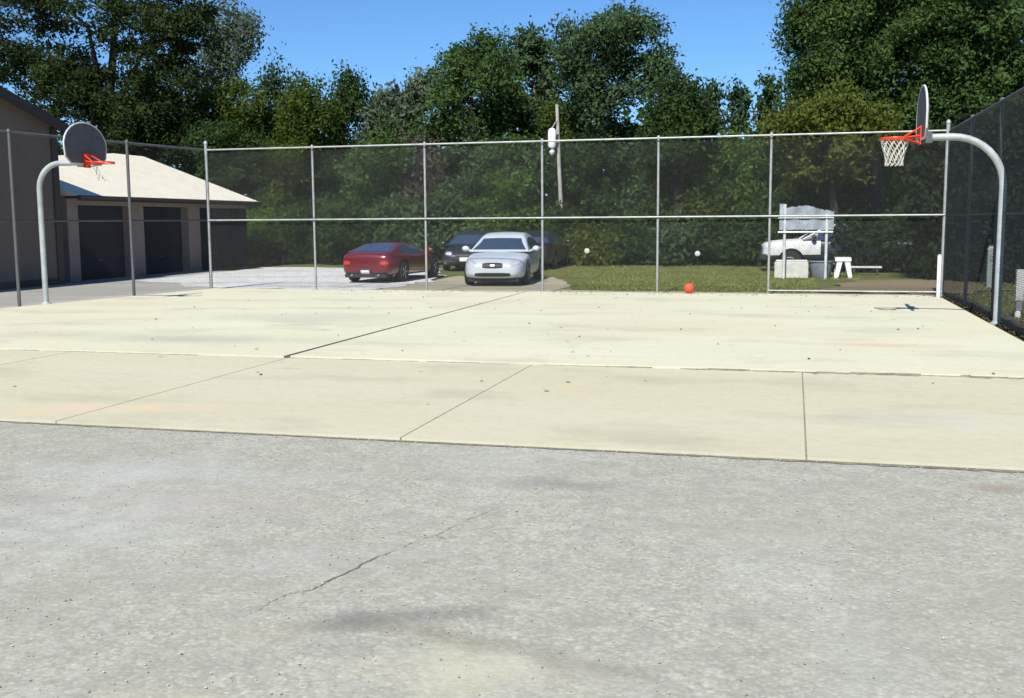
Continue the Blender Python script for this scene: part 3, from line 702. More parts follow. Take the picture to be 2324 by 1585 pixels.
def pad(t, name, mat, c_, r_, n=18, pw=2.6, rot=0):
    """a soft-cornered lens or panel set into the skin: superellipsoid with radii r_"""
    mb = MB(); nu, nv = 24, 12; vs = []; sp = lambda v_, e_: math.copysign(abs(v_)**e_, v_)
    for i in range(nv+1):
        a_ = -math.pi/2+math.pi*i/nv
        for k in range(nu):
            b_ = 2*math.pi*k/nu; e_ = 2/pw
            p_ = Vector((r_[0]*sp(math.cos(a_), 1)*0+r_[0]*sp(math.sin(a_), 1), r_[1]*sp(math.cos(a_), .6)*sp(math.cos(b_), e_), r_[2]*sp(math.cos(a_), .6)*sp(math.sin(b_), e_)))
            vs.append(Matrix.Rotation(rot, 3, 'Z') @ p_ + Vector(c_))
    mb.add(vs, [(i*nu+k, i*nu+(k+1) % nu, (i+1)*nu+(k+1) % nu, (i+1)*nu+k) for i in range(nv) for k in range(nu)])
    return mb.build(name, mat, t, True)
from mathutils.bvhtree import BVHTree
def lens(t, name, mat, cy, cz, ry, rz, end=1, pw=2.6, skew=0., off=.010, par=None):
    """a lamp glass, grille or plate that follows the curve of the body at its front (end=1) or rear (-1)"""
    bd = [c for c in t.children if c.name.startswith('body')][0]
    bv = BVHTree.FromPolygons([v.co for v in bd.data.vertices], [p.vertices for p in bd.data.polygons])
    nr, na = 6, 32; vs = []; sp = lambda v_, e_: math.copysign(abs(v_)**e_, v_)
    for i in range(nr+1):
        f_ = i/nr
        for k in range(na):
            a_ = 2*math.pi*k/na; dy = ry*f_*sp(math.cos(a_), 2/pw); y_ = cy+dy; z_ = cz+rz*f_*sp(math.sin(a_), 2/pw)+skew*dy
            h_ = bv.ray_cast(Vector((5*end, y_, z_)), Vector((-end, 0, 0)))[0]
            x_ = h_.x if h_ is not None else (vs[-1][0]-end*off if vs else 2.0*end)
            vs.append((x_+end*(off if i < nr else .001), y_, z_))
    mb = MB(); mb.add(vs, [(i*na+k, i*na+(k+1) % na, (i+1)*na+(k+1) % na, (i+1)*na+k) for i in range(nr) for k in range(na)])
    return mb.build(name, mat, par or t, True)

sedan = [(2.36, .50, .34, .52, .56), (2.30, .70, .22, .60, .66), (2.05, .84, .19, .70, .77), (1.5, .895, .19, .80, .89), (.9, .905, .19, .87, .96), (0, .91, .19, .91, .98), (-1.0, .91, .19, .93, 1.0), (-1.7, .89, .2, .93, 1.01), (-2.15, .83, .23, .92, .99), (-2.34, .70, .32, .84, .92)]
sed_glass = [('windscreen', .035, .235, -.43, .43), ('rear_window', .80, .965, -.42, .42), ('side_window', .17, .86, .63, .95), ('side_window', .17, .86, -.95, -.63)]
def silver_x(t):
    for s_ in (-1, 1):
        lens(t, 'headlight', M['lamp'], s_*.60, .635, .165, .075, skew=s_*.22)
        lens(t, 'fog_lamp', M['lamp'], s_*.62, .35, .07, .04)
    gr = lens(t, 'grille', M['blackp'], 0, .575, .295, .078, pw=3.4)
    lens(t, 'badge', M['alloy'], 0, .578, .075, .03, off=.022, par=gr)
    lens(t, 'lower_intake', M['blackp'], 0, .325, .50, .052, pw=5)
    b_ = MB(); b_.box((1.9, -.70, .13), (2.2, .70, .24)); b_.build('under_tray', M['blackp'], t)
    for s_ in (-1, 1):
        b_ = MB(); b_.tube([(1.05, s_*.895, .92), (-.2, s_*.905, .945), (-1.6, s_*.90, .955)], .009, 6); b_.build('window_trim', M['alloy'], t, True)
        for x in (.05, -.95):
            b_ = MB(); b_.tube([(x, s_*.915, .83), (x-.2, s_*.915, .835)], .014, 6); b_.build('door_handle', M['silver'], t, True)
head_silver = math.atan2(-.993, .115)
fc = gnd(1119, 646)
hd = Vector((math.cos(head_silver), math.sin(head_silver), 0))
lc = Vector((fc.x, fc.y, -.055))-hd*2.25
vehicle('silver_sedan', 'silver sedan facing the court with its right flank in shade', 'car', lc, head_silver, sedan,
        [(1.12, .92), (.62, 1.18), (.12, 1.40), (-.5, 1.45), (-1.1, 1.38), (-1.55, 1.16), (-1.95, .97)], (1.42, -1.33), M['silver'], .90, .86, .60, sed_glass, .32, silver_x, .79)
coupe = [(2.2, .48, .32, .48, .52), (2.12, .68, .21, .56, .60), (1.85, .82, .18, .64, .70), (1.3, .875, .18, .72, .80), (.7, .885, .18, .78, .86), (0, .885, .18, .81, .88), (-.9, .885, .18, .84, .90), (-1.5, .87, .19, .86, .93), (-1.95, .82, .21, .86, .93), (-2.13, .74, .26, .80, .88), (-2.2, .60, .34, .72, .78)]
cp_glass = [('windscreen', .035, .27, -.43, .43), ('rear_window', .66, .95, -.43, .43), ('side_window', .2, .74, .63, .95), ('side_window', .2, .74, -.95, -.63)]
def red_x(t):
    for s_ in (-1, 1):
        lens(t, 'tail_light', M['tail'], s_*.60, .60, .13, .06, -1)
        b_ = MB(); b_.tube([(.1, s_*.895, .74), (-.1, s_*.895, .745)], .014, 6); b_.build('door_handle', M['red'], t, True)
        b_ = MB(); b_.lathe([(.035, -2.22), (.035, -2.05)], 12); b2 = MB(); b2.tube([(-2.2, s_*.42, .24), (-2.0, s_*.42, .24)], .035, 10); b2.build('tail_pipe', M['alloy'], t, True)
    lens(t, 'plate_recess', M['blackp'], 0, .34, .22, .10, -1, pw=4)
    lens(t, 'licence_plate', M['plate'], 0, .33, .15, .065, -1, pw=9, off=.02)
    b_ = MB(); b_.box((-2.15, -.66, .17), (-1.9, .66, .28)); b_.build('bumper_valance', M['blackp'], t)
head_red = math.atan2(.985, .00)+R(-2)
hd = Vector((math.cos(head_red), math.sin(head_red), 0))
rc_ = gnd(830, 639)
vehicle('red_coupe', 'low red coupe seen from behind on the white gravel', 'car', Vector((rc_.x, rc_.y, -.06))+hd*2.15, head_red, coupe,
        [(.95, .82), (.45, 1.02), (-.05, 1.14), (-.5, 1.17), (-1.0, 1.13), (-1.5, 1.0), (-1.9, .90)], (1.32, -1.25), M['red'], .80, .80, .53, cp_glass, .31, red_x, .765)
suv = [(2.25, .62, .40, .72, .76), (2.18, .78, .30, .84, .90), (1.9, .87, .28, .92, .99), (1.3, .90, .28, 1.0, 1.07), (.8, .90, .28, 1.03, 1.1), (0, .905, .28, 1.04, 1.1), (-1.0, .905, .28, 1.05, 1.1), (-1.8, .89, .28, 1.05, 1.1), (-2.15, .84, .34, 1.04, 1.1), (-2.24, .76, .42, 1.0, 1.05)]
suv_glass = [('windscreen', .03, .2, -.43, .43), ('rear_window', .84, .97, -.42, .42), ('side_window', .15, .9, .63, .95), ('side_window', .15, .9, -.95, -.63)]
def dark_x(t):
    for s_ in (-1, 1): lens(t, 'headlight', M['lamp'], s_*.60, .66, .13, .06)
    lens(t, 'grille', M['blackp'], 0, .60, .36, .07, pw=4)
    lens(t, 'licence_plate', M['plate'], 0, .44, .17, .075, pw=9, off=.02)
dk = gnd(1040, 611)
low_cab = [(1.12, .92), (.62, 1.18), (.12, 1.40), (-.5, 1.44), (-1.1, 1.38), (-1.55, 1.16), (-1.95, .97)]
vehicle('dark_sedan', 'dark blue car facing us between the red coupe and the silver sedan', 'car', (dk.x-.1, dk.y+2.2, -.09), R(-90)+R(9), sedan, low_cab, (1.42, -1.33), M['navy'], .90, .86, .60, sed_glass, .33, dark_x, .79)
dk2 = gnd(1228, 611)
def back_x(t):
    for s_ in (-1, 1): lens(t, 'tail_light', M['taild'], s_*.60, .76, .12, .07, -1)
vehicle('black_car', 'black car half hidden behind the silver sedan', 'car', (dk2.x-.75, dk2.y+2.8, -.09), R(90)+R(3), sedan, low_cab, (1.42, -1.33), M['black'], .90, .86, .60, sed_glass, .33, back_x, .79)
pick = [(2.65, .60, .46, .84, .90), (2.58, .80, .38, .94, 1.0), (2.3, .90, .36, 1.02, 1.09), (1.5, .93, .36, 1.07, 1.14), (1.0, .93, .36, 1.08, 1.15), (0, .93, .36, 1.08, 1.13), (-1.2, .93, .36, 1.06, 1.10), (-2.3, .93, .36, 1.06, 1.10), (-2.62, .91, .42, 1.05, 1.09), (-2.68, .88, .5, 1.03, 1.07)]
pk_glass = [('windscreen', .04, .26, -.43, .43), ('rear_window', .78, .95, -.40, .40), ('side_window', .17, .88, .63, .95), ('side_window', .17, .88, -.95, -.63)]
def pick_x(t):
    for s_ in (-1, 1): lens(t, 'headlight', M['lamp'], s_*.68, .86, .11, .08)
    lens(t, 'grille', M['blackp'], 0, .78, .44, .10, pw=4)
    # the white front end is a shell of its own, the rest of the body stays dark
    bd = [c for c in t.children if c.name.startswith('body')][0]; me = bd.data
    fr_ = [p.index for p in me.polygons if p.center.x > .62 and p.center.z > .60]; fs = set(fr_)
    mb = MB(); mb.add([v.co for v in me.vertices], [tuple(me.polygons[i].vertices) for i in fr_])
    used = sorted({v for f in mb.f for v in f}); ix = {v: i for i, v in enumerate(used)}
    m2 = MB(); m2.add([mb.v[v] for v in used], [tuple(ix[v] for v in f) for f in mb.f]); m2.build('bonnet', M['dimwhite'], t, True)  # bonnet takes a dimmed white, its shading put into the colour
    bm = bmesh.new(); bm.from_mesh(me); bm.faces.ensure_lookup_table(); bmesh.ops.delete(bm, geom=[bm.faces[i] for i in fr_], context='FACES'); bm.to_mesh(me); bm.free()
    b_ = MB()
    for s_ in (-1, 1): b_.tube([(1.3, s_*.845, 1.12), (.42, s_*.73, 1.60)], .035, 8)
    b_.tube([(1.3, -.845, 1.12), (1.3, .845, 1.12)], .02, 6); b_.build('windscreen_frame', M['dimwhite'], t, True)
    b_ = MB(); b_.box((2.5, -.86, .46), (2.72, .86, .62)); b_.build('bumper', M['blackp'], t)
    b_ = MB(); b_.box((-2.55, -.78, 1.085), (-.75, .78, 1.118)); b_.build('bed_cover', M['blackp'], t)
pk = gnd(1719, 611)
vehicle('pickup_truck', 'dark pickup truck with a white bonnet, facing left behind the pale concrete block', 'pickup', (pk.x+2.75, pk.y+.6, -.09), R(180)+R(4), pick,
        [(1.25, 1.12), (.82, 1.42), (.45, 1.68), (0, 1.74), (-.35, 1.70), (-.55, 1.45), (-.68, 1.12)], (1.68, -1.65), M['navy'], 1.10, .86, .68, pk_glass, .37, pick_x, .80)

# ------------------------------------------------------------------ odds and ends beyond the fence
# frame with a weathered sheet
Yf = 33.6; fx0 = at(1780, 560, Yf).x; fx1 = at(1875, 560, Yf).x; k = mpp(at(1830, 560, Yf))
sg = thing('sign_frame', 'two-post steel frame with a ragged weathered sheet on top', 'sign frame', ((fx0+fx1)/2, Yf, -.09)); hw = (fx1-fx0)/2
zc = at(1830, 527, Yf).z+.09; zt = at(1830, 463, Yf).z+.09
for s_, h_ in ((-1, zt), (1, zt-.30)): MB().tube([(s_*hw, 0, 0), (s_*hw, 0, h_)], .045, 10).build('post', M['dimwhite'], sg, True)
MB().tube([(-hw-.2, -.055, zc), (hw+.18, -.055, zc)], .026, 8).build('crossbar', M['whitem'], sg, True)
MB().tube([(-hw-.2, -.055, zc+.42), (hw+.18, -.055, zc+.42)], .020, 8).build('crossbar', M['galv'], sg, True)
sh = MB(); N = 28; rr = random.Random(4); bot, top = [], []
for i in range(N+1):
    x = -hw-.16+(2*hw+.36)*i/N; zz = zt-.05-.03*math.sin(i*.37)-.05*rr.random()-(.18*max(0, (i-18)/10))+(.08 if i < 3 else 0)
    yy = .02*math.sin(i*.6); bot.append((x, -.03+yy*.6, zc+.06+.02*rr.random())); top.append((x, -.03+yy, zz))
V = bot+top; n = N+1; V2 = [(x, y_+.008, z_) for x, y_, z_ in V]
sh.add(V+V2, [(i, i+1, n+i+1, n+i) for i in range(N)]+[(2*n+n+i, 2*n+n+i+1, 2*n+i+1, 2*n+i) for i in range(N)]+[(n+i, n+i+1, 3*n+i+1, 3*n+i) for i in range(N)]+[(i, 2*n+i, 2*n+i+1, i+1) for i in range(N)])
sh.build('sheet', M['sheet'], sg, True)
# blocks
b0 = gnd(1757, 632, -.09); b1 = gnd(1834, 632, -.09)
kk = thing('concrete_block', 'pale concrete block on the grass behind the wide right fence bay', 'concrete block', (b0.x, b0.y, -.09)); W_ = b1.x-b0.x
bm_ = MB(); bm_.prism([(0, 0), (W_, 0), (W_, .55), (0, .55)], 0, .50); bm_.prism([(.03, .03), (W_-.03, .03), (W_-.03, .52), (.03, .52)], .50, .56)
bk = bm_.build('block', M['blockc'], kk); mdf = bk.modifiers.new('b', 'BEVEL'); mdf.width = .025; mdf.segments = 2
lf_ = MB(); lf_.tube([(W_*.3, .28, .55), (W_*.3, .28, .62), (W_*.42, .28, .64), (W_*.54, .28, .62), (W_*.54, .28, .55)], .014, 8); lf_.build('lifting_loop', M['galv'], kk, True)
t0 = gnd(1862, 632, -.09)
tub = thing('plastic_tub', 'bluish grey plastic tub between the concrete block and the white trestle', 'tub', (t0.x, t0.y+.3, -.09))
MB().lathe([(.27, 0), (.30, .03), (.36, .50), (.39, .50), (.39, .535), (.35, .535), (.335, .48), (.27, .08)], 28).build('shell', M['tarp'], tub, True)
for s_ in (-1, 1): MB().tube([(s_*.36, -.07, .44), (s_*.42, -.07, .43), (s_*.42, .07, .43), (s_*.36, .07, .44)], .014, 6).build('handle', M['tarp'], tub, True)
a0 = gnd(1893, 632, -.09); a1 = gnd(1934, 632, -.09); W_ = a1.x-a0.x
tr = thing('trestle', 'white A-frame trestle beside the bluish tub', 'trestle', ((a0.x+a1.x)/2, a0.y, -.09))
for yy in (0, .75):
    for s_ in (-1, 1):
        lg = MB(); lg.add([(s_*W_*.50, yy, 0), (s_*W_*.28, yy, 0), (s_*.03, yy, .52), (s_*W_*.36, yy, .52), (s_*W_*.50, yy+.05, 0), (s_*W_*.28, yy+.05, 0), (s_*.03, yy+.05, .52), (s_*W_*.36, yy+.05, .52)],
                         [(0, 1, 2, 3), (7, 6, 5, 4), (0, 4, 5, 1), (1, 5, 6, 2), (2, 6, 7, 3), (3, 7, 4, 0)]); lg.build('leg', M['whitem'], tr)
bt = MB(); bt.box((-W_*.46, -.03, .522), (W_*.42, .83, .625)); bt.build('top_board', M['whitem'], tr)
n0 = gnd(1930, 627, -.09); n1 = gnd(2003, 627, -.09); W_ = n1.x-n0.x
bn = thing('bench', 'low white plank bench beside the trestle', 'bench', ((n0.x+n1.x)/2, n0.y+.6, -.09))
bb = MB(); bb.box((-W_/2, -.14, .24), (W_/2, .14, .29)); bb.build('seat', M['dimwhite'], bn)
for s_ in (-1, 1): bb = MB(); bb.box((s_*W_*.36-.03, -.11, 0), (s_*W_*.36+.03, .11, .24)); bb.build('leg', M['trim'], bn)
# two white discs on stakes
for u_, v_, lab in ((1332, 570, 'round white disc on a thin stake before the low olive bush'), (1583, 576, 'round white disc on a thin stake before dark undergrowth')):
    P = at(u_, v_, 40.3); dd = thing('marker_stake', lab, 'marker', (P.x, P.y, -.09), 0, 'white disc markers by the treeline'); h_ = P.z+.09
    MB().tube([(0, .02, 0), (0, .02, h_+.05)], .012, 6).build('stake', M['trim'], dd, True)
    dm = MB(); dm.lathe([(.003, -.018), (.08, -.014), (.10, 0), (.08, .006), (.003, .01)], 20, 'y', (0, 0, h_)); dm.build('disc', M['dimwhite'], dd, True)
# utility pole with yard lamp
Yp = 45.0; pt = at(1264, 238, Yp); pb = at(1279, 600, Yp)
up_ = thing('utility_pole', 'leaning pale wooden pole with a white can mounted on it', 'utility pole', (pb.x, Yp, -.09))
dx = pt.x-pb.x; ht = pt.z+.09
pl = MB(); pl.tube([(0, 0, 0), (dx*.2-.03, 0, ht*.3), (dx*.62-.02, 0, ht*.62), (dx, 0, ht)], [.10, .092, .083, .07], 12); pl.build('pole', M['wood'], up_, True)
Pc = at(1253, 322, Yp-.3); cx_, cz_ = Pc.x-pb.x, Pc.z+.09
cn = MB(); cn.lathe([(.01, cz_+.58), (.11, cz_+.54), (.165, cz_+.46), (.175, cz_+.15), (.18, cz_-.15), (.15, cz_-.24), (.10, cz_-.26)], 20, org=(cx_, -.3, 0)); cn.build('can', M['whitem'], up_, True)
lp_ = MB(); lp_.lathe([(.055, cz_-.255), (.06, cz_-.36), (.13, cz_-.40), (.12, cz_-.46), (.06, cz_-.56), (.01, cz_-.60)], 16, org=(cx_, -.3, 0)); lp_.build('lamp', M['whitem'], up_, True)
ar = MB(); ar.tube([(cx_+.18, -.25, cz_+.3), (dx*.75, -.05, cz_+.32)], .03, 8); ar.tube([(cx_+.18, -.25, cz_-.05), (dx*.72, -.05, cz_-.03)], .03, 8); ar.tube([(cx_, -.3, cz_+.56), (cx_+.1, -.2, cz_+.78), (dx*.85, -.05, cz_+.9)], .02, 6); ar.build('bracket', M['galv'], up_, True)
# red gate near the garage end
q0 = gnd(566, 601, -.09); q1 = gnd(640, 601, -.09); W_ = (q1-q0).length
rg = thing('farm_gate', 'red tube gate at the far end of the garage', 'gate', (q0.x, q0.y, -.09), math.atan2(q1.y-q0.y, q1.x-q0.x))
fm = MB(); fm.tube([(.04, 0, .1), (.04, 0, .8), (W_-.04, 0, .8), (W_-.04, 0, .1)], .042, 8, closed=True)
for z_ in (.21, .32, .43, .55, .67): fm.tube([(.04, 0, z_), (W_-.04, 0, z_)], .03, 8)
fm.tube([(.05, .0, .12), (W_-.05, .0, .64)], .014, 6)
fm.build('gate_frame', M['redgate'], rg, True)
for x in (-.03, W_*.68, W_+.04): MB().tube([(x, .06, 0), (x, .06, .74)], .035, 8).build('post', M['wood'] if x > 0 else M['redgate'], rg, True)
# white sleeve post at the right corner, two pedestals outside the right fence
wp0 = gnd(2141, 668); MBp = thing('marker_post', 'short white post standing at the right corner of the back fence', 'post', (XR-.09, YB-.16, 0))
hp = at(2143, 579, YB-.14).z
ms = MB(); ms.lathe([(.043, -.05), (.043, hp-.03), (.037, hp), (.01, hp+.012)], 14); ms.build('sleeve', M['whitem'], MBp, True)
u0_ = gnd(2311, 726, -.09); ped = thing('meter_post', 'white utility post with dark band and small box outside the right fence', 'utility post', (u0_.x+.06, u0_.y+.4, -.09))
hz = lambda v_: at(2312, v_, u0_.y+.4).z+.09
x_ = MB(); x_.box((-.055, -.05, hz(682)), (.075, .05, hz(612))); x_.build('upper_cover', M['dimwhite'], ped)
x_ = MB(); x_.box((-.04, -.035, hz(703)-.02), (.055, .035, hz(682)-.003)); x_.build('band', M['tarp'], ped)
x_ = MB(); x_.lathe([(.05, 0), (.055, hz(712)), (.04, hz(703)-.025)], 14); x_.build('foot', M['whitem'], ped, True)
x_ = MB(); x_.box((.078, -.02, hz(660)), (.19, .12, hz(618))); x_.build('meter_box', M['dimwhite'], ped)
v0_ = gnd(2246, 655, -.09); pd2 = thing('utility_pedestal', 'slim pale green pedestal standing in grass behind the right hoop pole', 'pedestal', (v0_.x, v0_.y, -.09))
x_ = MB(); x_.prism([(-.09, -.08), (.09, -.08), (.09, .08), (-.09, .08)], 0, 1.0); x_.add([(-.1, -.09, 1.002), (.1, -.09, 1.002), (.1, .09, 1.002), (-.1, .09, 1.002), (-.05, -.04, 1.1), (.05, -.04, 1.1), (.05, .04, 1.1), (-.05, .04, 1.1)], [(0, 3, 2, 1), (4, 5, 6, 7), (0, 1, 5, 4), (1, 2, 6, 5), (2, 3, 7, 6), (3, 0, 4, 7)])
x_.build('cabinet', M['greenbox'], pd2)
x_ = MB(); x_.box((-.05, -.095, .72), (.05, -.0805, .86)); x_.build('vent', M['galv'], pd2)

# ------------------------------------------------------------------ trees
def tree(name, label, cat, Y, base_u, ells, leaf, mat, bark='bark', n_scale=1.0, size=.098, sub=(.45, .9), trunk_r=.16, limbs=9, fork=None, seed=0, group=None, flat=.75, base_v=600, upright=0, only=None):
    """ells: crown lobes (u, v, ru, rv, clumps) in reference units at depth Y"""
    g_ = np.random.default_rng(1000+seed); rr = random.Random(seed)
    B = at(base_u, base_v, Y); B.z = -.1
    t = thing(name, label, cat, B, 0, group)
    cl = []
    for (u_, v_, ru, rv, n_) in ells:
        c_ = at(u_, v_, Y); k_ = mpp(c_); a_, b_ = ru*k_, rv*k_
        for _ in range(max(2, int(n_))):
            while True:
                d_ = g_.uniform(-1, 1, 3)
                if (d_**2).sum() <= 1: break
            d_ = d_/max(.3, np.linalg.norm(d_))*np.linalg.norm(d_)**.7
            cl.append(np.array([c_.x+d_[0]*a_-B.x, c_.y+d_[1]*min(a_, 3.2)-B.y, c_.z+d_[2]*b_-B.z]))
    cl = np.array(cl); cl[:, 2] = np.maximum(cl[:, 2], .25)
    Cs, As, Bs = [], [], []
    for c_ in cl:
        r_ = g_.uniform(*sub); n_ = int(370*n_scale*(r_/.8)**2)
        if n_ < 3: continue
        v = g_.normal(0, 1, (n_, 3)); v /= np.linalg.norm(v, axis=1)[:, None]
        rad = r_*np.abs(g_.normal(.78, .27, n_))
        far_ = g_.uniform(0, 1, n_) < .03; rad[far_] *= g_.uniform(1.15, 1.45, far_.sum())
        sc_ = g_.uniform(.65, 1.35, 3); sc_ /= sc_.mean()
        th = g_.uniform(0, 6.28); rz_ = np.array([[math.cos(th), 0, -math.sin(th)], [0, 1, 0], [math.sin(th), 0, math.cos(th)]])
        p_ = c_+((v*rad[:, None]*sc_) @ rz_)*np.array([1, 1, flat+.1+.9*upright])
        nn_ = v+g_.normal(0, .75, (n_, 3))+np.array([0, 0, .35]); nn_ /= np.linalg.norm(nn_, axis=1)[:, None]
        e_ = g_.normal(0, 1, (n_, 3)); 
        if upright: e_[:, 2] += 1.6*upright
        a_ = e_-nn_*(e_*nn_).sum(1)[:, None]; a_ /= np.linalg.norm(a_, axis=1)[:, None]; b_ = np.cross(nn_, a_)
        s_ = size*g_.uniform(.55, 1.25, n_)[:, None]
        Cs.append(p_); As.append(a_*s_); Bs.append(b_*s_*.55)
    C = np.concatenate(Cs); A = np.concatenate(As); Bq = np.concatenate(Bs)
    k_ = C[:, 2] > .02; C, A, Bq = C[k_], A[k_], Bq[k_]
    quads('crown', C, A, Bq, L[leaf] if isinstance(leaf, str) else leaf, t)
    tb = MB(); top = cl[:, 2].max(); cm_ = cl.mean(0)
    h1 = max(1.0, min(cl[:, 2].min()+.5, cm_[2]*.6))
    split = Vector((cm_[0]*.25, cm_[1]*.25, h1))
    tb.tube([(0, 0, -.1), (rr.uniform(-.1, .1), 0, h1*.5), split], [trunk_r*1.35, trunk_r, trunk_r*.85], 10)
    leaders = [Vector((cm_[0]*.8+rr.uniform(-.4, .4), cm_[1]*.8, cm_[2]+(top-cm_[2])*.45))]
    if fork:
        leaders = []
        for (u_, v_) in fork:
            P_ = at(u_, v_, Y); leaders.append(Vector((P_.x-B.x, P_.y-B.y, P_.z-B.z)))
    nodes = []
    for ld in leaders:
        mid = split.lerp(ld, .5)+Vector((rr.uniform(-.2, .2), rr.uniform(-.2, .2), .1))
        tb.tube([split, mid, ld], [trunk_r*.8, trunk_r*.5, trunk_r*.18], 8); nodes += [split.lerp(mid, .6), mid, mid.lerp(ld, .5), ld]
    for i in g_.choice(len(cl), min(limbs, len(cl)), replace=False):
        e_ = Vector(cl[i]); s_ = min(nodes, key=lambda n_: (n_-e_).length+(1.5 if n_.z > e_.z else 0))
        dl_ = (e_-s_).length; jit = lambda f_: s_.lerp(e_, f_)+Vector((rr.uniform(-.1, .1), rr.uniform(-.1, .1), rr.uniform(-.10, -.02)))*dl_
        tb.tube([s_, jit(.3), jit(.55), jit(.78), e_], [trunk_r*.24, trunk_r*.18, trunk_r*.13, trunk_r*.08, trunk_r*.03], 6)
    tb.build('trunk', M[bark], t, True)
    return t

TR = 'trees beyond the fence'
# big ones that break the skyline
tree('maple_tree', 'huge dark tree behind the gabled building, topped out of frame', 'tree', 46, 262,
     [(60, 30, 130, 110, 24), (180, -10, 120, 90, 22), (300, 20, 130, 95, 26), (400, 40, 70, 85, 14), (230, -140, 200, 80, 20), (60, 160, 80, 55, 9), (330, 150, 80, 45, 9), (180, 200, 90, 50, 12), (20, 110, 60, 70, 12), (240, 150, 210, 130, 46), (380, 190, 80, 50, 16), (150, 240, 90, 60, 16), (250, 250, 60, 50, 10), (120, 170, 120, 60, 18), (420, 60, 60, 60, 12)],
     'dark', None, trunk_r=.34, limbs=30, fork=[(200, 60), (325, 120), (262, -60)], seed=1, size=.105, n_scale=1.05, sub=(.32, .85))
tree('willow_tree', 'wispy grey-green tree fading into the sky beside the huge dark tree', 'tree', 58, 500,
     [(505, 110, 62, 85, 22), (545, 90, 42, 60, 12), (480, 190, 50, 50, 10), (520, 60, 45, 40, 8)], 'grey', None, bark='barkg', n_scale=.42, size=.13, sub=(.5, 1.0), limbs=22, seed=2, upright=.5, trunk_r=.14)
tree('cedar_tree', 'dark broad cedar above the garage roof, behind the hoop backboard', 'tree', 47, 330, [(320, 265, 95, 65, 26), (400, 250, 70, 60, 16), (300, 330, 90, 40, 12), (380, 340, 80, 40, 12)], 'dark', None, seed=3)
tree('oak_tree', 'dense olive tree right of the garage ridge', 'tree', 48, 505, [(480, 270, 75, 65, 24), (550, 240, 55, 50, 14), (520, 330, 80, 50, 16), (440, 330, 60, 50, 10)], 'olive', None, seed=4)
tree('pointed_tree', 'narrow tree with a pointed tip left of two smaller peaks', 'tree', 49, 628, [(628, 215, 24, 40, 8), (625, 280, 50, 55, 18), (620, 350, 60, 50, 14)], 'deep', None, seed=5, sub=(.4, .8), upright=.5)
tree('oak_tree', 'yellowish olive tree in the middle of the low left skyline', 'tree', 47, 705, [(692, 215, 26, 28, 6), (700, 275, 62, 55, 22), (690, 340, 80, 40, 16)], 'olive', None, seed=6)
tree('spruce_tree', 'dark spiky spruce, highest point of the low left skyline', 'tree', 50, 790, [(782, 185, 12, 24, 5), (780, 215, 30, 30, 8), (808, 205, 10, 24, 4), (790, 270, 60, 55, 22), (780, 340, 70, 45, 14)], 'deep', None, seed=7, sub=(.35, .75), upright=.8)
tree('ash_tree', 'thin grey-green tree in the dip of the skyline', 'tree', 50, 885, [(865, 245, 45, 45, 12), (920, 240, 45, 55, 12), (890, 300, 60, 40, 12), (950, 210, 30, 30, 5)], 'grey', None, bark='barkg', n_scale=.6, size=.15, seed=8, limbs=16)
tree('elm_tree', 'tall dense tree left of the wooden utility pole', 'tree', 48, 1085, [(1075, 130, 75, 50, 20), (1030, 190, 55, 65, 16), (1120, 190, 55, 70, 18), (1070, 250, 90, 60, 24), (1000, 290, 50, 40, 10), (1105, 95, 30, 22, 5)], 'mid', None, seed=9, limbs=14)
tree('birch_tree', 'open airy tree with sky showing through left of the tallest tree', 'tree', 52, 1215, [(1195, 110, 38, 28, 8), (1225, 130, 40, 30, 7), (1190, 160, 40, 35, 5), (1235, 195, 40, 40, 5), (1180, 250, 40, 40, 7), (1240, 280, 50, 30, 9)], 'dusty', None, bark='barkg', seed=10, limbs=18, n_scale=.75, size=.15, sub=(.45, .85))
tree('oak_tree', 'tallest rounded tree standing on the centre skyline', 'tree', 47, 1356,
     [(1385, 75, 95, 42, 19), (1310, 115, 48, 50, 11), (1330, 165, 62, 45, 12), (1430, 115, 75, 50, 13), (1400, 175, 65, 35, 9), (1505, 130, 28, 34, 5), (1490, 185, 40, 34, 6), (1440, 60, 60, 30, 7), (1335, 215, 40, 40, 8), (1420, 225, 60, 35, 5), (1370, 260, 50, 35, 6)],
     'dusty', None, seed=11, limbs=26, trunk_r=.16, fork=[(1360, 130), (1420, 130), (1340, 160)], sub=(.42, .8), size=.10)
tree('maple_tree', 'compact dark green tree right of the tallest rounded tree', 'tree', 45, 1535, [(1530, 225, 50, 38, 14), (1505, 285, 40, 35, 10), (1560, 275, 50, 45, 14), (1530, 320, 70, 40, 12)], 'deep', None, seed=12)
tree('olive_tree', 'low olive tree filling in behind the wooden utility pole', 'tree', 49, 1300, [(1280, 280, 55, 35, 14), (1410, 315, 55, 20, 9), (1340, 325, 80, 30, 14)], 'olive', None, seed=13)
for i, (u_, v_, lab) in enumerate(((1615, 245, 'slim sapling with bare lower stem, first right of the compact dark tree'), (1675, 235, 'slim sapling with feathery top between two other saplings'), (1735, 225, 'slim sapling nearest the big right-hand tree'))):
    tree('sapling', lab, 'tree', 51, u_, [(u_, v_, 16, 42, 9), (u_+6, v_+50, 26, 25, 7)], 'dusty' if i != 2 else 'deep', None, bark='barkg', seed=14+i, n_scale=.75, size=.13, sub=(.3, .55), limbs=8, trunk_r=.07, upright=.6, group='saplings on the skyline')
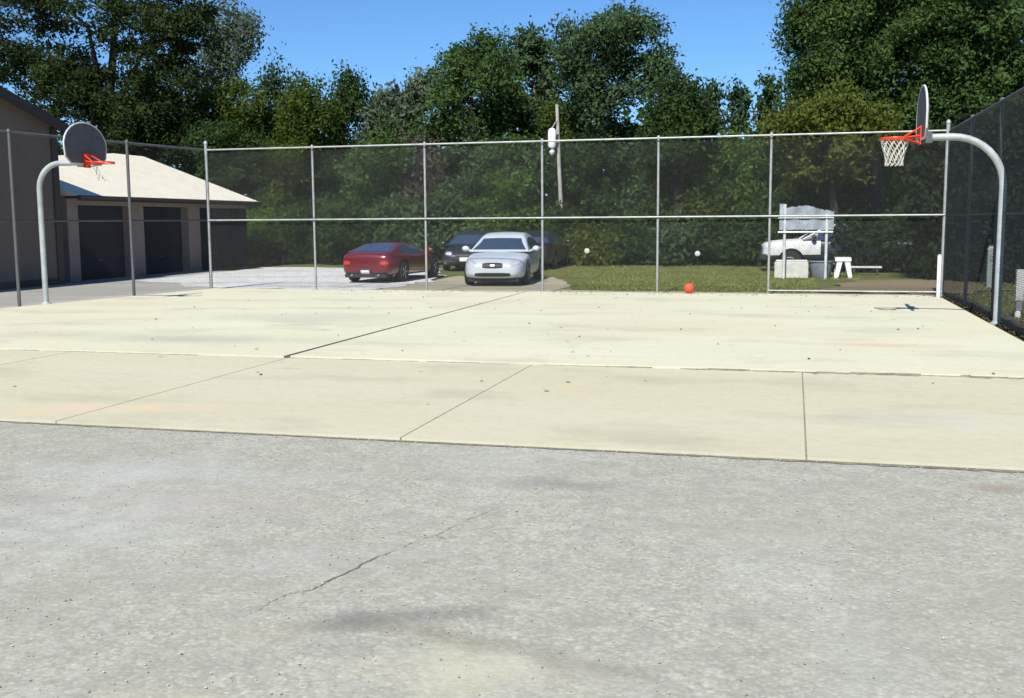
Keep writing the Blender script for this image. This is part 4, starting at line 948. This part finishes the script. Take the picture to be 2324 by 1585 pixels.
tree('oak_tree', 'big dark tree above the right hoop, left half of the right-hand clump', 'tree', 44.6, 1985,
     [(1900, 40, 105, 70, 26), (1980, 60, 110, 90, 30), (1860, 130, 75, 60, 18), (1960, 160, 110, 60, 26), (1840, 200, 45, 50, 8), (1990, -70, 140, 60, 20), (1930, 230, 80, 45, 16)], 'mid', None, seed=18, limbs=20, trunk_r=.3, fork=[(1910, 120), (2010, 60)], sub=(.5, .95), size=.095, n_scale=1.7)
tree('maple_tree', 'big dark tree in the top right corner', 'tree', 43.8, 2200,
     [(2130, 60, 110, 90, 28), (2250, 60, 120, 100, 30), (2180, 170, 120, 70, 26), (2290, 190, 90, 80, 18), (2200, -60, 160, 70, 20), (2100, 240, 80, 60, 16), (2210, 270, 90, 55, 18)], 'mid', None, seed=19, limbs=20, trunk_r=.3, sub=(.5, .95), size=.095, n_scale=1.7)
tree('sumac_tree', 'yellow-green tree below the big trees, just above the rail', 'tree', 42, 1890, [(1830, 290, 65, 40, 14), (1900, 270, 60, 40, 14), (1960, 300, 60, 45, 14), (1780, 310, 40, 30, 8), (1880, 350, 90, 50, 16)], 'yellow', None, seed=20)
# middle layer, seen through the wire
mids = [(520, 360, 75, 'deep', 'dark young tree just right of the garage roof corner'), (640, 420, 75, 'olive', 'dusty green young tree in the first fence bay'), (760, 400, 80, 'dusty', 'bushy young tree behind the second fence post'),
        (860, 380, 70, 'mid', 'dark young tree above the red coupe'), (955, 410, 62, 'brown', 'leafless brown thicket tree right of the third fence post'), (1060, 400, 75, 'dusty', 'greenish young tree above the dark SUV'),
        (1160, 380, 80, 'mid', 'green young tree left of the utility pole foot'), (1340, 390, 75, 'deep', 'young tree right of the utility pole foot'), (1440, 400, 75, 'dusty', 'young tree left of the fifth fence post'),
        (1550, 390, 75, 'olive', 'young tree right of the fifth fence post'), (1650, 400, 75, 'bright', 'green young tree left of the sixth fence post'), (1760, 380, 75, 'mid', 'young tree behind the ragged sheet'),
        (1880, 400, 85, 'olive', 'olive young tree right of the ragged sheet'), (2000, 410, 80, 'mid', 'young tree under the right hoop net'), (2110, 400, 75, 'deep', 'dark young tree at the right fence corner')]
for i, (u_, v_, r_, lf, lab) in enumerate(mids):
    tree('young_tree', lab, 'tree', 46+(i % 3)*.9, u_, [(u_, v_, r_, 85, 26), (u_+rr.uniform(-20, 20), v_+90, r_, 70, 18), (u_+rr.uniform(-20, 20), v_+150, r_*.9, 50, 8)], lf, None, bark='barkg', seed=40+i, limbs=10, trunk_r=.09, n_scale=.85 if lf != 'brown' else .45, size=.105 if lf != 'brown' else .09, group='young trees behind the wire')
low = [(600, 530, 45, 50, 'bright', 'bright green bush above the red gate'), (690, 530, 60, 60, 'deep', 'dark bush left of the red coupe'), (780, 520, 60, 60, 'deep', 'dark bush directly behind the red coupe'),
       (890, 520, 60, 60, 'dusty', 'dark bush right behind the coupe roof'), (985, 500, 50, 60, 'dusty', 'dusty bush behind the dark SUV'), (1085, 500, 60, 60, 'mid', 'green bush left above the silver sedan'),
       (1175, 470, 60, 70, 'bright', 'bright green bush directly above the silver sedan roof'), (1265, 530, 45, 60, 'deep', 'dark bush behind the black car'), (1345, 565, 55, 32, 'yellow', 'low olive-yellow bush behind the left white disc'),
       (1430, 540, 55, 50, 'deep', 'dark bush between the two white discs'), (1540, 540, 55, 52, 'dusty', 'bush left of the right white disc'), (1630, 540, 55, 52, 'deep', 'dark bush right of the right white disc'),
       (1710, 530, 50, 55, 'deep', 'dark bush in front of the pickup bonnet'), (1960, 530, 60, 60, 'deep', 'dark bush behind the plank bench'), (2070, 530, 60, 65, 'deep', 'dark bush next to the short white post')]
for i, (u_, v_, ru, rv, lf, lab) in enumerate(low):
    tree('bush', lab, 'bush', 42.6+(i % 2)*.7, u_, [(u_, v_, ru, rv, 18), (u_, v_+rv*.6, ru*1.05, rv*.5, 12)], lf, None, seed=70+i, limbs=8, trunk_r=.05, size=.10, sub=(.4, .75), group='bushes along the treeline', n_scale=.9)
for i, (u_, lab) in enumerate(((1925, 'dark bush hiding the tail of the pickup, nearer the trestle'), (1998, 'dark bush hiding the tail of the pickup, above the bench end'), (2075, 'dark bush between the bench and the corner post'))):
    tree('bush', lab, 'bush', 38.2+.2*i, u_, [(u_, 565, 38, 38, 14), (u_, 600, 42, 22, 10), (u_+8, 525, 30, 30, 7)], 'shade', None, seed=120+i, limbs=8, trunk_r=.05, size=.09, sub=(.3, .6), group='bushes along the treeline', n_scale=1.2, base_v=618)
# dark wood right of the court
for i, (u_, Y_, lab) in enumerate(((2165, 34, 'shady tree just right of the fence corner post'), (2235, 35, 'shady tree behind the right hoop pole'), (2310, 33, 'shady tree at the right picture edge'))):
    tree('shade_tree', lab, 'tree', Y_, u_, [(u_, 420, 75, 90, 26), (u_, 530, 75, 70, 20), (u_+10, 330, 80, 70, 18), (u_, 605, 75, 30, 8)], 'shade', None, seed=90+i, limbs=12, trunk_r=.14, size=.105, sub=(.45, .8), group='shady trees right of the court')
# closed wood behind it all
def woodland():
    g_ = np.random.default_rng(77); n = 52000
    x = g_.uniform(-52, 34, n); top = 6.6+.9*np.sin(x*.35)+.7*np.sin(x*.9+1)+g_.normal(0, .4, n)
    z = g_.uniform(0, 1, n)**.9*top; y_ = 54+g_.normal(0, 1.0, n)+1.2*np.sin(x*.8)*np.sin(z*.9)
    C = np.stack([x, y_, z-.05], 1); nn_ = g_.normal(0, .8, (n, 3))+np.array([0, -1, .4]); nn_ /= np.linalg.norm(nn_, axis=1)[:, None]
    e_ = g_.normal(0, 1, (n, 3)); a_ = e_-nn_*(e_*nn_).sum(1)[:, None]; a_ /= np.linalg.norm(a_, axis=1)[:, None]; b_ = np.cross(nn_, a_)
    s_ = g_.uniform(.16, .34, n)[:, None]
    tag(quads('woodland', C, a_*s_, b_*s_*.6, L['deep']), 'dense dark wood closing the view behind the nearer trees', 'woodland', kind='stuff')
woodland()
